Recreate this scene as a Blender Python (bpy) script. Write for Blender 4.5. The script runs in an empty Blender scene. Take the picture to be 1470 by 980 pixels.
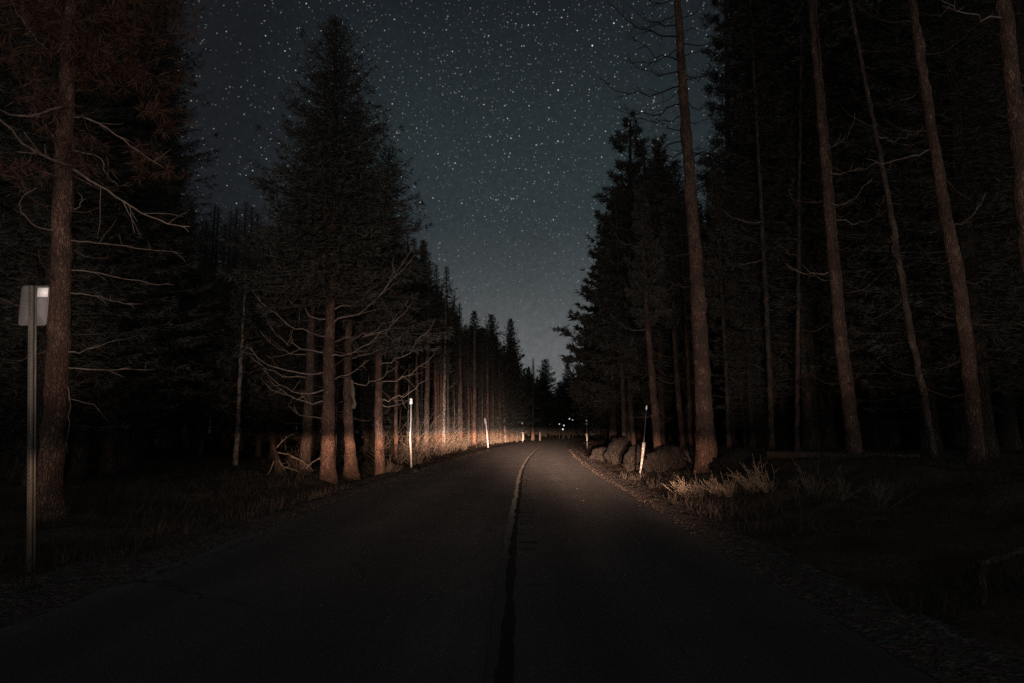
import bpy, math, random
import numpy as np
from mathutils import Vector

sc = bpy.context.scene
COL = sc.collection
R = math.radians

# ------------------------------------------------------------------ camera
CAM_H = 1.5
PITCH = math.atan(130.0 / 980.0)
cd = bpy.data.cameras.new("camera")
cd.sensor_width = 36.0
cd.lens = 24.0
cd.clip_start = 0.05
cd.clip_end = 6000.0
cam = bpy.data.objects.new("camera", cd)
COL.objects.link(cam)
cam.location = (0, 0, CAM_H)
cam.rotation_euler = (R(90) + PITCH, 0, 0)
sc.camera = cam

# ------------------------------------------------------------------ night sky with stars
world = bpy.data.worlds.new("World")
sc.world = world
world.use_nodes = True


class NT:
    """Small helper to write node graphs tersely."""

    def __init__(self, nt):
        self.nt = nt

    def node(self, t, **kw):
        n = self.nt.nodes.new(t)
        for k, v in kw.items():
            setattr(n, k, v)
        return n

    def put(self, sock, v):
        if hasattr(v, "is_output") or hasattr(v, "links"):
            self.nt.links.new(v, sock)
        elif v is not None:
            sock.default_value = v

    def math(self, op, a, b=None, c=None, clamp=False):
        n = self.node("ShaderNodeMath", operation=op, use_clamp=clamp)
        for s, v in zip(n.inputs, (a, b, c)):
            self.put(s, v)
        return n.outputs[0]

    def ramp(self, fac, stops, interp="LINEAR"):
        n = self.node("ShaderNodeValToRGB")
        n.color_ramp.interpolation = interp
        el = n.color_ramp.elements
        while len(el) < len(stops):
            el.new(0.5)
        for e, (p, c) in zip(el, stops):
            e.position = p
            e.color = (*c, 1) if len(c) == 3 else c
        self.put(n.inputs[0], fac)
        return n.outputs[0]

    def maprange(self, v, a, b, c=0.0, d=1.0, smooth=True):
        n = self.node("ShaderNodeMapRange", interpolation_type="SMOOTHSTEP" if smooth else "LINEAR")
        for i, x in enumerate((v, a, b, c, d)):
            self.put(n.inputs[i], x)
        return n.outputs[0]

    def mix(self, fac, a, b, blend="MIX"):
        n = self.node("ShaderNodeMix", data_type="RGBA", blend_type=blend)
        self.put(n.inputs[0], fac)
        self.put(n.inputs[6], a)
        self.put(n.inputs[7], b)
        return n.outputs[2]

    def noise(self, vec, scale, detail=4, rough=0.55):
        n = self.node("ShaderNodeTexNoise")
        self.put(n.inputs["Vector"], vec)
        n.inputs["Scale"].default_value = scale
        n.inputs["Detail"].default_value = detail
        n.inputs["Roughness"].default_value = rough
        return n.outputs["Fac"]

    def mapping(self, vec, scale):
        n = self.node("ShaderNodeMapping")
        self.put(n.inputs["Vector"], vec)
        n.inputs["Scale"].default_value = scale
        return n.outputs[0]


def build_sky():
    g = NT(world.node_tree)
    bg = world.node_tree.nodes["Background"]
    tc = g.node("ShaderNodeTexCoord")
    d = tc.outputs["Generated"]
    sep = g.node("ShaderNodeSeparateXYZ")
    g.put(sep.inputs[0], d)
    x, y, z = sep.outputs
    # compass direction: 1 along the road, falling away to either side
    hl = g.math("SQRT", g.math("ADD", g.math("MULTIPLY", x, x), g.math("MULTIPLY", y, y)))
    ca = g.math("DIVIDE", g.math("ADD", g.math("MULTIPLY", y, 0.9986), g.math("MULTIPLY", x, 0.052)), hl)
    mott = g.noise(d, 3.2, 5, 0.6)
    glow = g.maprange(ca, 0.895, 1.0)
    glow = g.math("MULTIPLY", glow, g.maprange(mott, 0.25, 0.75, 0.78, 1.2, False))
    low = g.ramp(z, [(0.0, (0.125, 0.126, 0.124)), (0.12, (0.098, 0.101, 0.101)), (0.20, (0.049, 0.056, 0.056)), (0.30, (0.016, 0.025, 0.0265)),
                     (0.42, (0.0085, 0.0158, 0.0168)), (0.56, (0.002, 0.004, 0.006)), (0.8, (0, 0, 0))])
    side = g.ramp(z, [(0.0, (0.021, 0.024, 0.0275)), (0.3, (0.0125, 0.0145, 0.0175)), (0.6, (0.0088, 0.0102, 0.0122)),
                      (1.0, (0.007, 0.008, 0.011))])
    base = g.mix(1.0, side, g.mix(glow, (0, 0, 0, 1), low), "ADD")
    fine = g.noise(d, 140, 3, 0.7)
    base = g.mix(1.0, base, g.ramp(fine, [(0.3, (0.86, 0.86, 0.86)), (0.7, (1.14, 1.14, 1.14))]), "MULTIPLY")
    # stars: three sizes, crowded where the milky way runs
    band = g.math("ADD", 0.55, g.math("MULTIPLY", glow, 0.55))
    col = base
    up = g.maprange(z, 0.10, 0.34, 0.25, 1.0)
    for scale, rad, keep, gain, seed in ((215.0, 0.00100, 1.0, 0.30, 0.0), (140.0, 0.00105, 0.95, 0.62, 3.1),
                                         (64.0, 0.00125, 0.66, 1.15, 5.3), (30.0, 0.00165, 0.50, 1.6, 7.7)):
        v = g.node("ShaderNodeTexVoronoi", voronoi_dimensions="3D", feature="F1")
        off = g.node("ShaderNodeVectorMath", operation="ADD")
        g.put(off.inputs[0], d)
        off.inputs[1].default_value = (seed, seed * 0.7, seed * 0.3)
        g.put(v.inputs["Vector"], off.outputs[0])
        v.inputs["Scale"].default_value = scale
        dot = g.math("SUBTRACT", 1.0, g.math("DIVIDE", v.outputs["Distance"], rad * scale), clamp=True)
        dot = g.math("POWER", dot, 0.8)
        cs = g.node("ShaderNodeSeparateColor")
        g.put(cs.inputs[0], v.outputs["Color"])
        clump = g.math("MULTIPLY", band, g.maprange(mott, 0.32, 0.68, 0.35, 1.55, False))
        on = g.math("LESS_THAN", cs.outputs[0], g.math("MULTIPLY", clump, keep))
        br = g.math("ADD", 0.16, g.math("POWER", cs.outputs[1], 2.8))
        amt = g.math("MULTIPLY", g.math("MULTIPLY", dot, on), g.math("MULTIPLY", br, gain))
        amt = g.math("MULTIPLY", amt, up)
        tint = g.ramp(cs.outputs[2], [(0.0, (1, 0.9, 0.78)), (0.4, (1, 1, 1)), (1.0, (0.8, 0.93, 1.0))])
        col = g.mix(1.0, col, g.mix(amt, (0, 0, 0, 1), tint), "ADD")
    g.put(bg.inputs["Color"], col)
    bg.inputs["Strength"].default_value = 1.0
    world.cycles.sampling_method = "NONE"


build_sky()

# ------------------------------------------------------------------ added fill sun lifting blacks, and the headlamps of the car on the road
fill_sun = bpy.data.lights.new("fill_sun", "SUN")  # added frontal fill to lift the dark trees, not a real moon
fill_sun.energy = 0.54
fill_sun.angle = R(100)
fill_sun.color = (0.90, 0.96, 1.0)
fill_obj = bpy.data.objects.new("fill_sun", fill_sun)
COL.objects.link(fill_obj)
fill_obj.rotation_euler = (R(80), 0, R(4))

LAMP_Y, LAMP_Z = -8.0, 1.15
LAMP_POWER = 1.0e5
ROAD_BEAM, WIDE_BEAM, NEAR_GLOW, SPILL = 20.0, 0.70, 4.9, 0.098


def headlamp(x):
    l = bpy.data.lights.new("headlight", "SPOT")
    l.energy = LAMP_POWER
    l.spot_size = R(130)
    l.spot_blend = 0.5
    l.shadow_soft_size = 0.06
    l.use_nodes = True
    g = NT(l.node_tree)
    em = l.node_tree.nodes["Emission"]
    tc = g.node("ShaderNodeTexCoord")
    sep = g.node("ShaderNodeSeparateXYZ")
    g.put(sep.inputs[0], tc.outputs["Normal"])
    e = g.math("MULTIPLY", sep.outputs[1], 57.3)      # degrees above the beam's cut-off
    a = g.math("MULTIPLY", sep.outputs[0], 57.3)      # degrees to the right of the road

    def gauss(v, c, s):
        t = g.math("DIVIDE", g.math("SUBTRACT", v, c), s)
        return g.math("EXPONENT", g.math("MULTIPLY", g.math("MULTIPLY", t, t), -0.5))
    dn = g.math("MINIMUM", e, 0.0)
    upv = g.math("MAXIMUM", e, 0.0)
    cut = g.maprange(e, -0.25, 0.65, 1.0, 0.0)
    # driving beam on the road surface: hottest far ahead, hardly anything on the tarmac by the bumper
    beam = g.math("MULTIPLY", g.math("MULTIPLY", ROAD_BEAM, gauss(e, -0.6, 0.92)), gauss(a, g.math("MULTIPLY_ADD", g.math("MAXIMUM", e, -3.0), -2.2, -0.6), g.math("MAXIMUM", g.math("MULTIPLY_ADD", e, 0.58, 3.25), 0.9)))
    # wide low beam that lights the feet of the roadside trees up to the cut-off
    wide = g.math("MULTIPLY", g.math("MULTIPLY", WIDE_BEAM, gauss(dn, 0.0, 1.55)),
                  g.math("ADD", gauss(a, -4.2, 5.6), g.math("ADD", g.math("MULTIPLY", 0.4, gauss(a, -3.0, 2.2)), g.math("MULTIPLY", 0.10, gauss(a, 10.5, 2.5)))))
    main = g.math("MULTIPLY", g.math("ADD", beam, wide), cut)
    # glow over the cut-off: strong near the middle of the beam, then scattered light far up
    near = g.math("MULTIPLY", g.math("MULTIPLY", NEAR_GLOW, g.math("EXPONENT", g.math("DIVIDE", upv, -1.6))), gauss(a, -3.2, 2.4))
    lim = g.math("ADD", 0.5, g.math("MULTIPLY", 0.43, g.math("MAXIMUM", g.math("SUBTRACT", g.math("ABSOLUTE", a), 8.0), 0.0)))
    low = g.maprange(g.math("DIVIDE", e, lim), 0.15, 1.0)
    spill = g.math("MULTIPLY", g.math("MULTIPLY", SPILL, g.math("EXPONENT", g.math("DIVIDE", upv, -13.0))), gauss(a, -1.0, 26.0))
    spill = g.math("MULTIPLY", spill, low)
    upper = g.math("ADD", g.math("MULTIPLY", near, g.math("SUBTRACT", 1.0, cut)), spill)
    g.put(em.inputs["Color"], g.mix(low, (1.0, 0.61, 0.435, 1), (1.0, 0.78, 0.69, 1)))
    g.put(em.inputs["Strength"], g.math("ADD", main, upper))
    o = bpy.data.objects.new("headlight", l)
    COL.objects.link(o)
    o.location = (x, LAMP_Y, LAMP_Z)
    o.rotation_euler = (R(90), 0, 0)


headlamp(-0.75)
headlamp(0.65)

sc.view_settings.view_transform = "Standard"
sc.view_settings.look = "None"
sc.view_settings.exposure = 0.0
sc.view_settings.gamma = 1.0
sc.view_settings.use_curve_mapping = False
sc.cycles.max_bounces = 4
sc.cycles.diffuse_bounces = 2
sc.cycles.glossy_bounces = 1
sc.cycles.use_denoising = False
sc.cycles.sample_clamp_direct = 6.0
sc.cycles.sample_clamp_indirect = 1.0

# ------------------------------------------------------------------ helpers
CP, SP = math.cos(PITCH), math.sin(PITCH)


def at(px, py, d):
    """World point seen at photo pixel (px, py), d metres up the road."""
    u, v = (px - 735.0) / 980.0, (490.0 - py) / 980.0
    dx, dy, dz = u, CP - v * SP, SP + v * CP
    t = d / dy
    return np.array((t * dx, d, CAM_H + t * dz))


def _hash(ix, iy, s):
    h = np.sin(ix * 127.1 + iy * 311.7 + s * 74.7) * 43758.5453
    return h - np.floor(h)


def vnoise(x, y, s=0.0):
    x = np.asarray(x, float)
    y = np.asarray(y, float)
    ix, iy = np.floor(x), np.floor(y)
    fx, fy = x - ix, y - iy
    fx = fx * fx * (3 - 2 * fx)
    fy = fy * fy * (3 - 2 * fy)
    a = _hash(ix, iy, s) * (1 - fx) + _hash(ix + 1, iy, s) * fx
    b = _hash(ix, iy + 1, s) * (1 - fx) + _hash(ix + 1, iy + 1, s) * fx
    return (a * (1 - fy) + b * fy) * 2 - 1


def ss(a, b, x):
    t = np.clip((x - a) / (b - a), 0, 1)
    return t * t * (3 - 2 * t)


_ky = np.array([-60, -20, 0, 5, 10, 18, 25, 36, 45, 61, 86, 105, 122, 160, 220, 300, 420], float)
_kc = np.array([-.9, -.35, -.1, -.07, 0, .19, .31, .77, 1.25, 2.24, 4.1, 6, 8, 15, 32, 66, 130], float)
_dy = np.linspace(-60, 420, 961)
_dc = np.interp(_dy, _ky, _kc)
for _ in range(3):
    _dc = np.convolve(np.pad(_dc, 7, mode="edge"), np.ones(15) / 15, "valid")
_dc = _dc + (np.interp(_dy, _ky, _kc) - _dc) * ss(25, 10, _dy)


def centre(y):
    return np.interp(y, _dy, _dc)


LEFT_W, RIGHT_W = 4.2, 2.9


def hgt(x, y):
    x = np.asarray(x, float)
    y = np.asarray(y, float)
    s = x - centre(y)
    a = -s - LEFT_W
    b = s - RIGHT_W
    nz = 0.5 * vnoise(x * .9, y * .9, 1) + 0.3 * vnoise(x * 2.3, y * 2.3, 2) + 0.15 * vnoise(x * 5.1, y * 5.1, 3)
    big = vnoise(x * .13, y * .13, 4)
    off = np.maximum(a, b)
    z = np.where(off < 0, -0.03, 0.0)
    zl = -0.03 - 0.05 * ss(0, .7, a) - 0.45 * np.exp(-((a - 1.3) / .55) ** 2) * ss(14, 24, y) * ss(95, 70, y) \
        + 0.16 * ss(2.0, 5, a) + 0.5 * ss(6, 18, a)
    zl = zl + 0.30 * ss(1.2, 3.5, a) * ss(35, 60, y)
    near = ss(3, 14, y)
    zr = -0.03 - 0.05 * ss(0, .8, b) + (0.32 * ss(.9, 3, b) + 0.5 * ss(3.5, 4.9, b)) * (.35 + .65 * near) + .4 * ss(8, 25, b)
    z = np.where(a > 0, zl, z)
    z = np.where(b > 0, zr, z)
    amp = 0.16 * ss(.4, 3.0, off) + 0.015 * ss(0, .3, off)
    return z + nz * amp + big * 0.4 * ss(8, 25, off)


def gz(x, y):
    return float(hgt(np.array([x]), np.array([y]))[0])


class MB:
    """Collects vertices and faces, links them as one mesh object."""

    def __init__(self):
        self.v, self.f, self.n = [], [], 0

    def add(self, verts, faces):
        verts = np.asarray(verts, float)
        faces = np.asarray(faces, int)
        self.v.append(verts)
        self.f.append(faces + self.n)
        self.n += len(verts)

    def tube(self, path, rad, sides=6, cap=True, rng=None, rough=0.0):
        path = np.asarray(path, float)
        n = len(path)
        rad = np.broadcast_to(np.asarray(rad, float), (n,))
        tan = np.gradient(path, axis=0)
        tan /= np.linalg.norm(tan, axis=1)[:, None] + 1e-9
        ref = np.array((1.0, 0, 0)) if abs(tan[0][0]) < .8 else np.array((0, 1.0, 0))
        u = np.cross(tan, ref)
        u /= np.linalg.norm(u, axis=1)[:, None] + 1e-9
        w = np.cross(tan, u)
        ang = np.linspace(0, 2 * math.pi, sides, endpoint=False)
        rr = np.repeat(rad[:, None], sides, 1)
        if rough and rng is not None:
            rr = rr * (1 + rough * rng.standard_normal((n, sides)))
        ring = path[:, None, :] + rr[:, :, None] * (np.cos(ang)[None, :, None] * u[:, None, :] + np.sin(ang)[None, :, None] * w[:, None, :])
        verts = ring.reshape(-1, 3)
        i = np.arange(n - 1)[:, None] * sides
        j = np.arange(sides)[None, :]
        k = (j + 1) % sides
        f = np.stack([i + j, i + k, i + sides + k, i + sides + j], -1).reshape(-1, 4)
        if cap:
            verts = np.vstack([verts, path[-1:] + tan[-1:] * rad[-1] * .6])
            t = len(verts) - 1
            b = (n - 1) * sides
            cf = np.array([[b + q, b + (q + 1) % sides, t, t] for q in range(sides)])
            f = np.vstack([f, cf])
        self.add(verts, f)

    def box(self, c, size, rot=None):
        s = np.array([(x, y, z) for x in (-.5, .5) for y in (-.5, .5) for z in (-.5, .5)]) * np.asarray(size)
        if rot is not None:
            s = s @ np.asarray(rot).T
        self.add(s + np.asarray(c), [[0, 1, 3, 2], [4, 6, 7, 5], [0, 4, 5, 1], [2, 3, 7, 6], [0, 2, 6, 4], [1, 5, 7, 3]])

    def build(self, name, mat, parent=None, loc=None, smooth=False, origin=None):
        V = np.vstack(self.v)
        F = np.vstack(self.f)
        if origin is not None:
            V = V - np.asarray(origin)
        me = mesh_from(name, V, F, smooth)
        me.materials.append(mat)
        for an, av in getattr(self, "attrs", {}).items():
            me.attributes.new(an, "FLOAT", "POINT").data.foreach_set("value", av.astype(np.float32))
        o = bpy.data.objects.new(name, me)
        COL.objects.link(o)
        if parent is not None:
            o.parent = parent
        if loc is not None:
            o.location = loc
        return o


def mesh_from(name, V, F, smooth=False):
    me = bpy.data.meshes.new(name)
    tri = F[:, 2] == F[:, 3]
    nf = len(F)
    sizes = np.where(tri, 3, 4)
    starts = np.concatenate([[0], np.cumsum(sizes)[:-1]])
    keep = np.ones((nf, 4), bool)
    keep[tri, 3] = False
    loops = F.reshape(-1)[keep.reshape(-1)]
    me.vertices.add(len(V))
    me.vertices.foreach_set("co", V.astype(np.float32).reshape(-1))
    me.loops.add(len(loops))
    me.loops.foreach_set("vertex_index", loops.astype(np.int32))
    me.polygons.add(nf)
    me.polygons.foreach_set("loop_start", starts.astype(np.int32))
    if smooth:
        me.polygons.foreach_set("use_smooth", np.ones(nf, bool))
    me.update(calc_edges=True)
    return me


def tag(o, label=None, cat=None, group=None, kind=None):
    if label:
        o["label"] = label
    if cat:
        o["category"] = cat
    if group:
        o["group"] = group
    if kind:
        o["kind"] = kind
    return o


def empty(name, loc, label=None, cat=None, group=None, rz=0.0, scale=1.0):
    o = bpy.data.objects.new(name, None)
    COL.objects.link(o)
    o.location = tuple(map(float, loc))
    o.rotation_euler = (0, 0, rz)
    o.scale = (scale, scale, scale)
    o.empty_display_size = 0.3
    return tag(o, label, cat, group)


# ------------------------------------------------------------------ materials
def material(name, col=None, rough=0.8, build=None, spec=0.25, metal=0.0):
    m = bpy.data.materials.new(name)
    m.use_nodes = True
    b = m.node_tree.nodes["Principled BSDF"]
    b.inputs["Roughness"].default_value = rough
    b.inputs["Metallic"].default_value = metal
    b.inputs["Specular IOR Level"].default_value = spec
    if col:
        b.inputs["Base Color"].default_value = (*col, 1)
    if build:
        build(NT(m.node_tree), b)
    return m


def objvec(g):
    return g.node("ShaderNodeTexCoord").outputs["Object"]


def bump(g, b, h, strength, dist):
    n = g.node("ShaderNodeBump")
    n.inputs["Strength"].default_value = strength
    n.inputs["Distance"].default_value = dist
    g.put(n.inputs["Height"], h)
    g.put(b.inputs["Normal"], n.outputs[0])


def bark(c0, c1, c2, sc_=1.0):
    def f(g, b):
        v = objvec(g)
        st = g.mapping(v, (1, 1, .22))
        n1 = g.noise(st, 14 * sc_, 6, .65)
        n2 = g.noise(v, 1.3, 3)
        warp = g.node("ShaderNodeVectorMath", operation="MULTIPLY_ADD")
        nz = g.node("ShaderNodeTexNoise")
        g.put(nz.inputs["Vector"], v)
        nz.inputs["Scale"].default_value = 9
        g.put(warp.inputs[0], nz.outputs["Color"])
        warp.inputs[1].default_value = (.12, .12, .12)
        g.put(warp.inputs[2], st)
        vo = g.node("ShaderNodeTexVoronoi", feature="DISTANCE_TO_EDGE")
        g.put(vo.inputs["Vector"], warp.outputs[0])
        vo.inputs["Scale"].default_value = 22 * sc_
        crack = g.maprange(vo.outputs["Distance"], 0.0, 0.22)
        c = g.ramp(n1, [(.30, c0), (.5, c1), (.72, c2)])
        c = g.mix(g.maprange(n2, .38, .62), c, tuple(x * .45 for x in c1) + (1,))
        n3 = g.noise(g.mapping(v, (1, 1, .6)), 5.5, 4, .7)
        c = g.mix(g.maprange(n3, .60, .74), c, tuple(x * 1.15 for x in c2) + (1,))
        c = g.mix(g.math("ADD", .2, g.math("MULTIPLY", crack, .8)), tuple(x * .5 for x in c0) + (1,), c)
        g.put(b.inputs["Base Color"], c)
        bump(g, b, g.math("ADD", n1, g.math("MULTIPLY", crack, .5)), 1.0, .045)
    return f


M = {}
M["bark_red"] = material("red_brown_bark", rough=.9, build=bark((.095, .055, .040), (.185, .108, .076), (.30, .185, .13)))
M["bark_grey"] = material("grey_brown_bark", rough=.9, build=bark((.075, .055, .042), (.14, .10, .075), (.24, .175, .13)))
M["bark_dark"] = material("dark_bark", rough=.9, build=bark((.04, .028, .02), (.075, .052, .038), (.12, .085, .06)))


def birch(g, b):
    v = objvec(g)
    n = g.noise(g.mapping(v, (1, 1, .5)), 9, 5, .7)
    g.put(b.inputs["Base Color"], g.ramp(n, [(.42, (.04, .034, .028)), (.52, (.16, .13, .105)), (.7, (.28, .235, .195))]))


M["bark_pale"] = material("pale_mottled_bark", rough=.8, build=birch)


def dead(g, b):
    n = g.noise(objvec(g), 9, 4)
    g.put(b.inputs["Base Color"], g.ramp(n, [(.3, (.10, .078, .06)), (.7, (.25, .19, .15))]))


M["dead_wood"] = material("weathered_dead_wood", rough=.85, build=dead)


def tan_twig(g, b):
    n = g.noise(objvec(g), 3.1, 4)
    g.put(b.inputs["Base Color"], g.ramp(n, [(.3, (.058, .047, .036)), (.55, (.115, .094, .072)), (.75, (.21, .175, .135))]))


M["tan_twig"] = material("dry_tan_twigs", rough=.85, build=tan_twig)
M["grass"] = material("dull_dry_grass", rough=.9, spec=.1, build=lambda g, b: g.put(
    b.inputs["Base Color"], g.ramp(g.noise(objvec(g), .8, 4), [(.35, (.016, .014, .012)), (.6, (.036, .030, .024)), (.75, (.075, .061, .047))])))
M["dry_stem"] = material("pale_dry_stems", rough=.8, build=lambda g, b: g.put(
    b.inputs["Base Color"], g.ramp(g.noise(objvec(g), 8, 3), [(.3, (.085, .066, .048)), (.7, (.27, .215, .165))])))


def needles(c0, c1):
    def f(g, b):
        oi = g.node("ShaderNodeObjectInfo")
        n = g.noise(objvec(g), 1.1, 4)
        c = g.ramp(n, [(.3, c0), (.7, c1)])
        c = g.mix(g.math("MULTIPLY", oi.outputs["Random"], .3), c, (.058, .044, .030, 1))
        g.put(b.inputs["Base Color"], c)
    return f


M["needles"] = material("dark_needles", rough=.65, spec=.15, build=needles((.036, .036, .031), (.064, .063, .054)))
M["needles_red"] = material("dying_red_needles", rough=.7, spec=.15, build=needles((.050, .025, .016), (.125, .055, .033)))


def asphalt(g, b):
    v = objvec(g)
    big = g.noise(v, .35, 4)
    streak = g.noise(g.mapping(v, (1.6, .06, 1)), 1.0, 4)
    fine = g.noise(v, 55, 3, .75)
    vo = g.node("ShaderNodeTexVoronoi")
    g.put(vo.inputs["Vector"], v)
    vo.inputs["Scale"].default_value = 70
    grit = g.maprange(vo.outputs["Distance"], 0.15, 0.5, 1, 0)
    sp = g.node("ShaderNodeSeparateColor")
    g.put(sp.inputs[0], vo.outputs["Color"])
    pale = g.math("MULTIPLY", grit, g.math("GREATER_THAN", sp.outputs[0], .95))
    c = g.ramp(g.math("ADD", g.math("MULTIPLY", big, .5), g.math("MULTIPLY", streak, .5)),
               [(.32, (.030, .030, .030)), (.5, (.045, .044, .043)), (.68, (.068, .066, .063))])
    c = g.mix(1.0, c, g.ramp(fine, [(.3, (.78, .78, .78)), (.7, (1.2, 1.2, 1.2))]), "MULTIPLY")
    # wheel tracks, patches and cracks follow the lane
    at_ = g.node("ShaderNodeAttribute", attribute_name="across")
    al_ = g.node("ShaderNodeAttribute", attribute_name="along")
    wob = g.math("MULTIPLY_ADD", g.noise(g.mapping(v, (.4, .12, 1)), 1.0, 3), .9, g.math("SUBTRACT", at_.outputs["Fac"], .45))
    tr = None
    for o_, w_ in ((-3.1, .42), (-1.35, .40), (.75, .34), (2.15, .40)):
        q = g.math("DIVIDE", g.math("SUBTRACT", wob, o_), w_)
        q = g.math("EXPONENT", g.math("MULTIPLY", g.math("MULTIPLY", q, q), -1.0))
        tr = q if tr is None else g.math("ADD", tr, q)
    c = g.mix(g.math("MULTIPLY", tr, .6), c, (.024, .0235, .023, 1))
    comb = g.node("ShaderNodeCombineXYZ")
    g.put(comb.inputs[0], at_.outputs["Fac"])
    g.put(comb.inputs[1], g.math("MULTIPLY", al_.outputs["Fac"], .55))
    wn = g.node("ShaderNodeTexNoise")
    g.put(wn.inputs["Vector"], v)
    wn.inputs["Scale"].default_value = 2.2
    wa = g.node("ShaderNodeVectorMath", operation="MULTIPLY_ADD")
    g.put(wa.inputs[0], wn.outputs["Color"])
    wa.inputs[1].default_value = (.55, .55, 0)
    g.put(wa.inputs[2], comb.outputs[0])
    ck = g.node("ShaderNodeTexVoronoi", feature="DISTANCE_TO_EDGE")
    g.put(ck.inputs["Vector"], wa.outputs[0])
    ck.inputs["Scale"].default_value = .42
    crack = g.math("MULTIPLY", g.maprange(ck.outputs["Distance"], .004, .012, 1, 0), g.maprange(big, .42, .6))
    c = g.mix(g.math("MULTIPLY", crack, .8), c, (.012, .012, .012, 1))
    c = g.mix(pale, c, (.13, .12, .11, 1))
    g.put(b.inputs["Base Color"], c)
    bump(g, b, g.math("ADD", fine, g.math("MULTIPLY", grit, .7)), 1.0, .009)


M["asphalt"] = material("worn_asphalt", rough=.85, build=asphalt)


def soil(g, b):
    v = objvec(g)
    n = g.noise(v, .9, 6, .65)
    f = g.noise(v, 16, 5, .7)
    c = g.ramp(n, [(.3, (.022, .017, .013)), (.5, (.048, .036, .026)), (.7, (.085, .062, .043))])
    c = g.mix(1.0, c, g.ramp(f, [(.3, (.5, .5, .5)), (.7, (1.5, 1.5, 1.5))]), "MULTIPLY")
    g.put(b.inputs["Base Color"], c)
    bump(g, b, g.math("ADD", g.math("MULTIPLY", n, .4), f), 1.0, .06)


M["soil"] = material("forest_soil", rough=.95, spec=.1, build=soil)


def gravel(g, b):
    v = objvec(g)
    vo = g.node("ShaderNodeTexVoronoi")
    g.put(vo.inputs["Vector"], v)
    vo.inputs["Scale"].default_value = 26
    f = g.noise(v, 9, 5, .7)
    c = g.ramp(f, [(.3, (.022, .019, .017)), (.55, (.060, .051, .044)), (.72, (.17, .145, .125))])
    g.put(b.inputs["Base Color"], g.mix(.35, c, vo.outputs["Color"], "SOFT_LIGHT"))
    bump(g, b, g.math("ADD", f, vo.outputs["Distance"]), 1.0, .03)


M["gravel"] = material("roadside_gravel", rough=.95, spec=.1, build=gravel)


def paint(g, b):
    v = objvec(g)
    n = g.noise(v, 14, 5, .7)
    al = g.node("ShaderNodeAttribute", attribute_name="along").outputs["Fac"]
    wear_dim = g.math("MULTIPLY_ADD", n, .5, g.maprange(al, 5.0, 17.0, -.22, .25))     # blotchy wear; nearer stretch darkened in the paint to look unlit
    c = g.ramp(wear_dim, [(.10, (.035, .034, .033)), (.34, (.10, .088, .072)), (.55, (.36, .31, .25))])
    g.put(b.inputs["Base Color"], c)
    bump(g, b, n, .8, .01)


M["line_paint"] = material("worn_dimmed_line_paint", rough=.8, build=paint)
M["tar"] = material("black_tar", (.012, .012, .013), rough=.8, spec=.12)
M["white"] = material("white_pole_paint", rough=.5, build=lambda g, b: g.put(
    b.inputs["Base Color"], g.ramp(g.noise(objvec(g), 6, 4), [(.3, (.13, .12, .11)), (.6, (.26, .25, .24))])))
M["reflector"] = material("white_reflector_sheeting", (.92, .91, .90), rough=.35, spec=.5)
M["sign_back"] = material("weathered_aluminium", rough=.6, spec=.3, build=lambda g, b: g.put(
    b.inputs["Base Color"], g.ramp(g.noise(g.mapping(objvec(g), (1, 1, .6)), 6, 5), [(.3, (.085, .085, .085)), (.7, (.15, .145, .14))])))
M["post_steel"] = material("galvanised_post_steel", rough=.55, spec=.4, build=lambda g, b: g.put(
    b.inputs["Base Color"], g.ramp(g.noise(g.mapping(objvec(g), (1, 1, .15)), 22, 5, .7), [(.3, (.055, .052, .043)), (.7, (.14, .13, .105))])))
M["dark_pole"] = material("dark_fibreglass", (.05, .05, .05), rough=.6)


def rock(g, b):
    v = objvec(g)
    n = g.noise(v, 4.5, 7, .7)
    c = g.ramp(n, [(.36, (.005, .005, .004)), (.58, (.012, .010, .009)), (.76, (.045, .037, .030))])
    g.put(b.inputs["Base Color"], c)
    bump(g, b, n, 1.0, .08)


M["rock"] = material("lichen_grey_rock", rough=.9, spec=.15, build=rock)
lampm = material("lit_lamp_glass")
_b = lampm.node_tree.nodes["Principled BSDF"]
_b.inputs["Emission Color"].default_value = (.9, .97, 1, 1)
_b.inputs["Emission Strength"].default_value = 0.9
M["lamp"] = lampm

# ------------------------------------------------------------------ ground and road


def spaced(lo, hi, fine_lo, fine_hi, step, grow):
    mid = list(np.arange(fine_lo, fine_hi, step))
    a, s, up = fine_hi, step, []
    while a < hi:
        up.append(a)
        s *= grow
        a += s
    up.append(hi)
    a, s, dn = fine_lo, step, []
    while a > lo:
        s *= grow
        a -= s
        dn.append(max(a, lo))
    return np.array(dn[::-1] + mid + up)


def grid_faces(nx, ny):
    i, j = np.meshgrid(np.arange(nx - 1), np.arange(ny - 1))
    b = (j * nx + i).reshape(-1)
    return np.stack([b, b + 1, b + nx + 1, b + nx], -1)


def ground():
    xs = spaced(-1500, 1500, -13, 16, .24, 1.12)
    ys = spaced(-200, 2500, -6, 64, .30, 1.05)
    X, Y = np.meshgrid(xs, ys)
    Z = hgt(X, Y)
    # keep the sheet well below the road surface where cells get coarse
    s = X - centre(Y)
    inside = (s > -LEFT_W - .2) & (s < RIGHT_W + .2)
    Z = np.where(inside, np.minimum(Z, -0.06 - 0.0015 * np.maximum(Y - 60, 0)), Z)
    Z = Z - ss(260, 1200, np.hypot(X, Y)) * 6
    m = MB()
    m.add(np.stack([X, Y, Z], -1).reshape(-1, 3), grid_faces(len(xs), len(ys)))
    tag(m.build("ground", M["soil"], smooth=True), "dark forest floor of soil and fallen needles either side of the road", "ground", kind="structure")


ground()


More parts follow.
